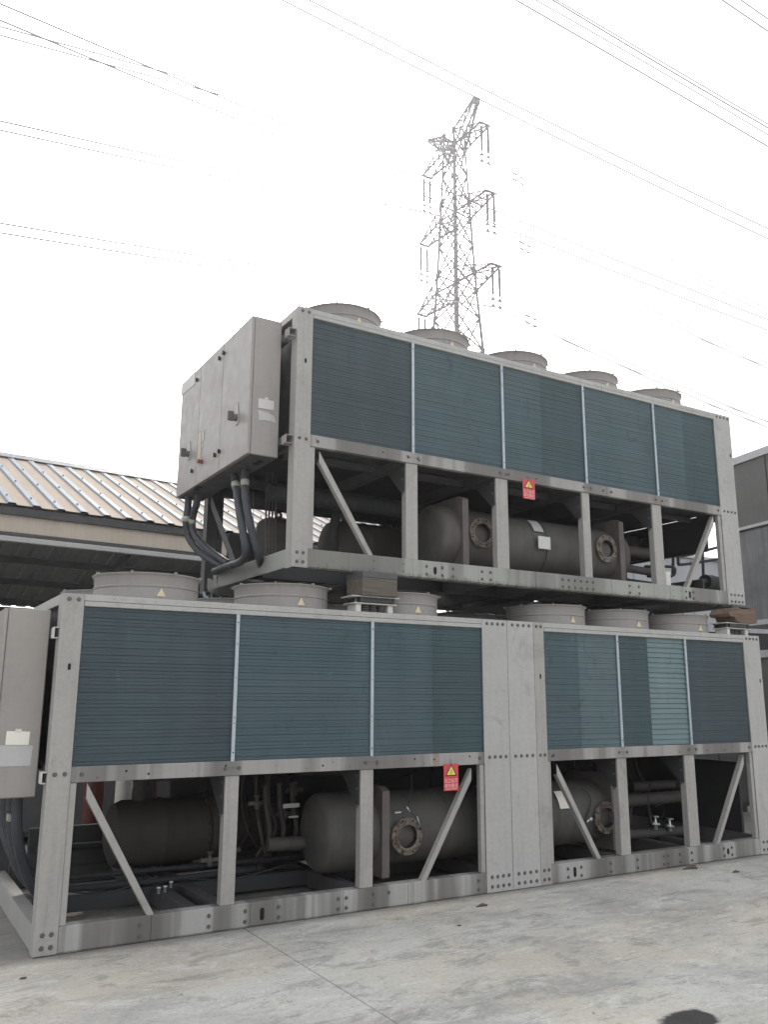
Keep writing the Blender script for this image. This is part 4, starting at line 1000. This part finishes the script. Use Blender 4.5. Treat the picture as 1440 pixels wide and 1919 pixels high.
# added dark boxes behind the chillers: block sun and darken the open bays
for i, (x, y, w, h, lb) in enumerate(((-3.4, 5.0, 2.6, 1.9, 'added dark box at far left behind the chillers, blocking light'), (.2, 4.4, 2.4, 1.85, 'narrow added box keeping the left bay dark from behind'),
                                      (3.0, 4.5, 3.0, 2.0, 'tall added box keeping the middle bays dark from behind'), (6.4, 4.6, 3.2, 2.2, 'wide added box keeping the right bays dark from behind'), (8.3, 2.3, 1.9, 2.35, 'tallest added box, blocking light past the right end of the chillers'))):
    t = thing('blocker_box', lb, 'light blocker', (x, y, 0), 'added light-blocking boxes behind the chillers')
    m = MB(); m.cbox(x, x+w, y, y+1.0, .08, h, .01); m.build('blocker_body', M['dark'], t)
    nn = int(w/.6)
    for k in range(nn):
        m = MB(); a = x+w*k/nn+.02; m.cbox(a, a+w/nn-.04, y-.012, y-.001, .14, h-.06, .004); m.build('blocker_front', M['beam_dark'], t)
    m = MB()
    for xx in (x+.05, x+w-.15): m.cbox(xx, xx+.1, y+.02, y+.98, 0, .0795, .005)
    m.build('blocker_foot', M['dark'], t)
# gas cylinders and drums seen through the left bay
def bottle(x, y, r, h, mat, label, band=None):
    t = thing('gas_cylinder', label, 'gas cylinder', (x, y, 0), 'cylinders standing behind the left bay')
    m = MB(); m.lathe((x, y, 0), (0, 0, 1), [(0, .0005), (0, r*.95), (.01, r), (h-.16, r), (h-.10, r*.85), (h-.06, r*.4), (h-.06, r*.3), (h, r*.3), (h, .0005)], 24); m.build('body', mat, t, auto=40)
    m = MB(); m.lathe((x, y, h), (0, 0, 1), [(0, r*.2), (.03, r*.2), (.03, r*.32), (.055, r*.32), (.055, .0005)], 10); m.build('valve', M['bolt'], t)
    if band:
        m = MB(); m.lathe((x, y, band), (0, 0, 1), [(0, r+.002), (.06, r+.002)], 24); m.build('label_band', M['orange'], t)
bottle(1.27, 2.95, .085, 1.05, M['white_drum'], 'white cylinder with orange band, seen above the brown compressor', .80)
bottle(1.02, 3.15, .10, 1.10, M['red_drum'], 'dull red cylinder just left of the white one')
bottle(2.05, 3.15, .12, 1.12, M['blue_drum'], 'dark blue cylinder right of the compressor end flange')
bottle(1.62, 3.3, .09, 1.15, M['red_drum'], 'dull red cylinder between the white and the dark blue ones')

# ------------------------------------------------------------------ stacked grey enclosure on the right
bd = V(math.sin(R(12)), math.cos(R(12)), 0)     # direction of its long face, going away
pr_ = at(1440, 838, 0, 11.2); bn = V(bd.y, -bd.x, 0)
base = V(pr_.x, pr_.y, 0)
def bp(s_, t_, z): q = base+bd*s_+bn*t_; return (q.x, q.y, z)
def bbox(m, s0, s1, t0, t1, z0, z1):
    vs = [bp(s_, t_, z) for z in (z0, z1) for t_ in (t0, t1) for s_ in (s0, s1)]
    m.add(vs, [(0, 2, 3, 1), (4, 5, 7, 6), (0, 1, 5, 4), (2, 6, 7, 3), (0, 4, 6, 2), (1, 3, 7, 5)])
zt_ = pr_.z
def zat(v, u=1415):
    w = cf + cr*(u-720)/FPX + cu*(959.5-v)/FPX; t_ = ((base-CAM).dot(bn))/w.dot(bn); return (CAM+w*t_).z
z_a, z_b, z_c, z_d, z_e, z_f = zat(847), zat(858), zat(982), zat(992), zat(1148), zat(1163)
en = thing('stacked_enclosure', 'upper stained grey steel enclosure with pale rails at the right edge', 'enclosure', (base.x, base.y, z_e), 'stacked grey enclosures at the right')
for a_, b_ in ((-3.5, .1), (.13, 1.2)):
    m = MB(); bbox(m, a_, b_, .03, .08, z_d, z_b); m.build('wall_panel', M['stained_plain'] if a_ < 0 else M['stained_plain'], en)
    m = MB(); bbox(m, a_, b_, .03, .08, z_f, z_c-.0); m.v = m.v; m.build('wall_panel', M['stained'], en)
m = MB(); bbox(m, -3.5, 1.2, 0, 2.4, z_b+.001, z_a+.03); m.build('top_frame', M['palerail'], en)
m = MB(); bbox(m, -3.5, 1.2, 0.0, .029, z_c, z_d+.04); m.build('mid_rail', M['palerail'], en)
m = MB(); bbox(m, -3.5, 1.2, -.03, 2.4, z_f-.08, z_f-.001); m.build('base_frame', M['palerail'], en)
m = MB(); bbox(m, -3.5, 1.2, .09, 2.4, z_f, z_b); m.build('body', M['stained_plain'], en)
e2 = thing('stacked_enclosure', 'lower dark grey enclosure with pale rail, standing on the ground at the right edge', 'enclosure', (base.x, base.y, 0), 'stacked grey enclosures at the right')
zg, zh = zat(1218, 1435), zat(1232, 1435)
m = MB(); bbox(m, -3.5, 5.2, .03, 2.3, 0, zg-.02); m.build('body', M['stained_plain'], e2)
m = MB(); bbox(m, -3.5, 5.2, 0, .029, zh, zg); m.build('top_frame', M['palerail'], e2)
m = MB()
for s_ in (-3.2, -1.5, .2, 2.0, 4.9): bbox(m, s_, s_+.18, .2, 2.2, zg-.019, z_f-.081)
m.build('spacer_block', M['dark'], e2)

# pale wall of the building beyond
wl = thing('pale_building', 'pale grey-white panelled building far behind the raised chiller', 'building', (16, 12, 0))
m = MB(); m.cbox(14.5, 30, 11, 11.3, 0, 5.75, .02); m.build('wall', M['white_wall'], wl)
m = MB()
for k in range(12): m.cbox(15+k*1.25, 15.06+k*1.25, 10.97, 10.999, 0, 5.7, .004)
m.build('wall_rib', M['white_wall'], wl)
m = MB(); m.cbox(14.4, 30.1, 10.9, 11.4, 5.751, 5.85, .01); m.build('coping', M['palerail'], wl)

# ------------------------------------------------------------------ pylon
PB = V(40.14346, 50.47189, 0); AZ = [50.96, 43.954, 36.898]; AL = [4.585, 5.161, 5.631]; AW = .464
py = thing('lattice_pylon', 'tall steel lattice pylon with three arm levels rising behind the raised chiller', 'pylon', PB)
PT = R(6.5)
def hw(z):
    pts = [(0, 4.2), (24, 2.25), (31, 1.60), (37.5, 1.22), (44, .96), (50.5, .72), (52.8, .66)]
    for (a, wa), (b, wb) in zip(pts, pts[1:]):
        if z <= b: return wa+(wb-wa)*(z-a)/(b-a)
    return pts[-1][1]
def leg(sx, sy, z):
    h = hw(z); x, y = sx*h, sy*h; return PB+V(x*math.cos(PT)-y*math.sin(PT), x*math.sin(PT)+y*math.cos(PT), z)
CR = [(-1, -1), (1, -1), (1, 1), (-1, 1)]
lv = [0, 7, 13, 18.5, 23.3, 27.5, 31.2, 34.2, 36.9, 38.6, 41.3, 43.95, 45.6, 48.3, 50.96, 52.7]
for sx, sy in CR:
    m = MB(); pts = [leg(sx, sy, z) for z in lv]; m.tube(pts, [.14]*8+[.12]*4+[.10]*4, 6, sm=False); m.build('leg', M['pylon'], py)
for i in range(len(lv)-1):
    m = MB(); z0_, z1_ = lv[i], lv[i+1]
    for k in range(4):
        a, b = CR[k], CR[(k+1) % 4]; r_ = .08 if z0_ > 30 else .085
        m.tube([leg(*a, z0_), leg(*b, z1_)], r_, 5, sm=False); m.tube([leg(*b, z0_), leg(*a, z1_)], r_, 5, sm=False)
        if lv[i] in (36.9, 38.6, 43.95, 45.6, 50.96, 0, 13, 23.3, 31.2) and i: m.tube([leg(*a, z0_), leg(*b, z0_)], .05, 5, sm=False)
        if z1_ < 36: # redundant members
            mid = (leg(*a, z0_)+leg(*b, z1_)+leg(*b, z0_)+leg(*a, z1_))/4
            for c_ in (a, b): m.tube([leg(*c_, (z0_+z1_)/2), mid], .05, 4, sm=False)
    m.build('bracing', M['pylon'], py)
gus = MB()
for z in (36.9, 38.6, 43.95, 45.6, 50.96, 52.7, 31.2):
    for c_ in CR:
        q = leg(*c_, z); gus.box(q.x-.14, q.x+.14, q.y-.14, q.y+.14, z-.16, z+.16)
gus.build('gusset_plates', M['pylon'], py, kind='stuff')
BD = []   # conductor attachment points
for k in range(3):
    z = AZ[k]
    for sg in (-1, 1):      # sg -1 = towards -Y (the near arm, right in the picture)
        m = MB(); zt2 = z+1.65
        tip = [PB+V(s_*AW, sg*AL[k], z) for s_ in (-1, 1)]
        lo_ = [leg(s_, sg, z) for s_ in (-1, 1)]; up_ = [leg(s_, sg, zt2) for s_ in (-1, 1)]
        for j in (0, 1):
            m.tube([lo_[j], tip[j]], .10, 5, sm=False); m.tube([up_[j], tip[j]], .065, 5, sm=False)
        m.tube(tip, .11, 6, sm=False); e_ = tip[0]+V(-.2, 0, 0); m.tube([tip[0]+V(-.18, 0, 0), tip[1]+V(.18, 0, 0)], .09, 6, sm=False)
        n_ = 4
        for q in range(n_):
            t0, t1 = q/n_, (q+1)/n_
            A0, A1 = lo_[0].lerp(tip[0], t0), lo_[1].lerp(tip[1], t0); B0, B1 = lo_[0].lerp(tip[0], t1), lo_[1].lerp(tip[1], t1)
            U0, U1 = up_[0].lerp(tip[0], t0), up_[1].lerp(tip[1], t0)
            m.tube([A0, B1], .05, 4, sm=False); m.tube([A1, B0], .05, 4, sm=False)
            if q: m.tube([A0, U0], .05, 4, sm=False); m.tube([A1, U1], .05, 4, sm=False); m.tube([U0, U1], .05, 4, sm=False); m.tube([A0, A1], .05, 4, sm=False)
            if q < n_-1: m.tube([U0, B0], .05, 4, sm=False); m.tube([U1, B1], .05, 4, sm=False)
        ar = m.build('cross_arm', M['pylon'], py)
        for s_ in (-1, 1):
            m = MB(); p = PB+V(s_*.36, sg*(AL[k]-.02), z-.12); n2 = 22; pts = [p+V(0, 0, -.15)]
            rs = [.03]
            for j in range(n2*2): pts.append(p+V(0, 0, -.2-2.45*j/(n2*2))); rs.append(.14 if j % 2 else .09)
            pts += [p+V(0, 0, -2.7), p+V(0, 0, -2.95)]; rs += [.02, .02]
            m.tube([p+V(0, 0, .12), p+V(0, 0, -.2)], .02, 4); m.tube(pts, rs, 8, sm=False)
            bz = p+V(0, 0, -2.95)
            m.add([bz+V(0, -.02, .15), bz+V(-.25, -.02, -.12), bz+V(.25, -.02, -.12), bz+V(0, .02, .15), bz+V(-.25, .02, -.12), bz+V(.25, .02, -.12)], [(0, 1, 2), (3, 5, 4), (0, 3, 4, 1), (1, 4, 5, 2), (2, 5, 3, 0)])
            b2 = bz+V(0, 0, -.62); m.add([b2+V(0, -.02, .15), b2+V(-.25, -.02, -.12), b2+V(.25, -.02, -.12), b2+V(0, .02, .15), b2+V(-.25, .02, -.12), b2+V(.25, .02, -.12)], [(0, 1, 2), (3, 5, 4), (0, 3, 4, 1), (1, 4, 5, 2), (2, 5, 3, 0)])
            m.build('insulator_string', M['insulator'], ar)
        BD.append((k, sg, PB.y+sg*(AL[k]-.02), z-3.2))
for sg, L_, zt2 in ((-1, 3.42, 54.3), (1, 3.8, 54.5)):
    m = MB(); tip = PB+V(0, sg*L_, zt2)
    for s_ in (-1, 1):
        a = leg(s_, sg, 52.7); b = leg(s_, sg, 50.96); tp = tip+V(s_*.28, 0, 0)
        m.tube([a, tp], .09, 5, sm=False); m.tube([b, tp+V(0, 0, -.35)], .09, 5, sm=False)
        for q in range(4):
            t0, t1 = q/4, (q+1)/4; m.tube([a.lerp(tp, t0), b.lerp(tp, t1)], .06, 4, sm=False); m.tube([b.lerp(tp, t0), a.lerp(tp, t1)], .06, 4, sm=False)
            a2 = leg(-s_, sg, 52.7); tp2 = tip+V(-s_*.28, 0, 0); m.tube([a.lerp(tp, t0), a2.lerp(tp2, t1)], .06, 4, sm=False)
    hn = m.build('earth_wire_horn', M['pylon'], py)
    m = MB(); m.box(tip.x-.34, tip.x+.34, tip.y-.2, tip.y+.12, tip.z-.55 if sg < 0 else tip.z-.12, tip.z+.05); m.build('number_board' if False else 'end_plate', M['pylon'], hn)
q = leg(-1, 1, 51.4); m = MB(); m.box(q.x-.05, q.x+.55, q.y-.6, q.y-.55, q.z-.55, q.z+.15); m.build('notice_board', M['pylon'], py)

# ------------------------------------------------------------------ conductors
def conductor(pts, r, label, group, cat='power line'):
    m = MB(); m.tube(pts, r, 5, sm=False); return tag(m.build('overhead_wire', M['wire']), label, cat, group)
lvname = ['top', 'middle', 'lowest']
for (k, sg, y, z) in BD:
    side = 'near' if sg < 0 else 'far'
    for j in (0, 1):
        z0_ = z-.62*j-.0; pts = []
        for i in range(28):
            t = 70*(1-i/27); pts.append((PB.x-t, y, z0_-.14*t+.0004*t*t))
        for i in range(1, 40):
            t = 160*i/39; pts.append((PB.x+t, y, z0_-.166*t+.00111*t*t))
        rr_ = .056 if sg < 0 else .043
        conductor(pts, rr_, '%s wire of the pair hung from the %s %s arm of the pylon' % (('upper', 'lower')[j], lvname[k], ('right-hand', 'left-hand')[sg > 0]), 'conductors of the pylon')
# spacers on pylon conductors
for (k, sg, y, z) in BD:
    if sg > 0: continue
    for t in (3.4,):
        m = MB(); zz = z-.166*t
        for j in (0, 1): m.bar((PB.x+t-.35, y, zz-.62*j+.03), (PB.x+t+.1, y, zz-.62*j-.04), .1, .12); m.bar((PB.x+t+.5, y, zz-.62*j-.12), (PB.x+t+.8, y, zz-.62*j-.17), .08, .1)
        tag(m.build('vibration_damper', M['insulator']), 'pair of small dampers on the wires right of the %s right-hand arm' % lvname[k], 'damper', 'dampers on the pylon conductors')
def fitwire(px_, Y, x0, x1, r, label, group):
    P_ = [at(u, v, 1, Y) for u, v in px_]; xs_ = [p.x for p in P_]; zs_ = [p.z for p in P_]
    if len(P_) == 2: f = lambda x: zs_[0]+(zs_[1]-zs_[0])*(x-xs_[0])/(xs_[1]-xs_[0])
    else:
        def f(x):
            s_ = 0
            for i in range(3):
                t_ = zs_[i]
                for j in range(3):
                    if j != i: t_ *= (x-xs_[j])/(xs_[i]-xs_[j])
                s_ += t_
            return s_
    conductor([(x0+(x1-x0)*i/30, Y, f(x0+(x1-x0)*i/30)) for i in range(31)], r, label, group)
g1 = 'thick power lines across the top right'
fitwire([(968, 0), (1193, 130), (1440, 274)], 16, 5, 60, .034, 'lowest and thickest of the four close wires crossing the top right corner', g1)
fitwire([(1005, 0), (1250, 140), (1440, 252)], 16.6, 5, 60, .029, 'thin wire just above the lowest of the four close wires at top right', g1)
fitwire([(1037, 0), (1193, 94), (1440, 239)], 16, 5, 60, .034, 'second thick wire, just below the topmost of the four close wires', g1)
fitwire([(1044, 0), (1240, 115), (1440, 232)], 16.6, 5, 60, .030, 'topmost thin wire of the four close wires at top right', g1)
g2 = 'power lines in the extreme top right corner'
fitwire([(1355, 0), (1440, 58)], 16, 15, 60, .036, 'lower wire of the two cutting the extreme top right corner', g2)
fitwire([(1390, 0), (1440, 35)], 16, 15, 60, .034, 'upper wire of the two cutting the extreme top right corner', g2)
g3 = 'long thin power lines passing the pylon tip'
fitwire([(580, 0), (960, 194), (1440, 428)], 20, -5, 75, .034, 'long thin wire passing just above the pylon tip', g3)
fitwire([(529, 0), (893, 183), (1440, 447)], 20, -5, 75, .034, 'long thin wire touching the pylon tip', g3)
g4 = 'long power lines crossing behind the middle arms'
fitwire([(0, 7), (697, 300), (1440, 599)], 20, -8, 75, .030, 'upper wire of the pair running from top left across the middle pylon arm', g4)
fitwire([(0, 38), (700, 328), (1440, 618.6)], 20, -8, 75, .030, 'lower wire of the pair running from top left across the middle pylon arm', g4)

# ------------------------------------------------------------------ hazy air
m = MB(); m.box(-156, 256, -66, 406, -1.3, 57.5)
hz = m.build('haze', [], None, kind='stuff')
hm = bpy.data.materials.new('thin_haze'); hm.use_nodes = True; ht = hm.node_tree; ht.nodes.clear()
vo = ht.nodes.new('ShaderNodeVolumePrincipled'); vo.inputs['Color'].default_value = (.96, .965, 1, 1); vo.inputs['Density'].default_value = .0012; vo.inputs['Anisotropy'].default_value = .6
ou = ht.nodes.new('ShaderNodeOutputMaterial'); ht.links.new(vo.outputs[0], ou.inputs['Volume']); hz.data.materials.append(hm)
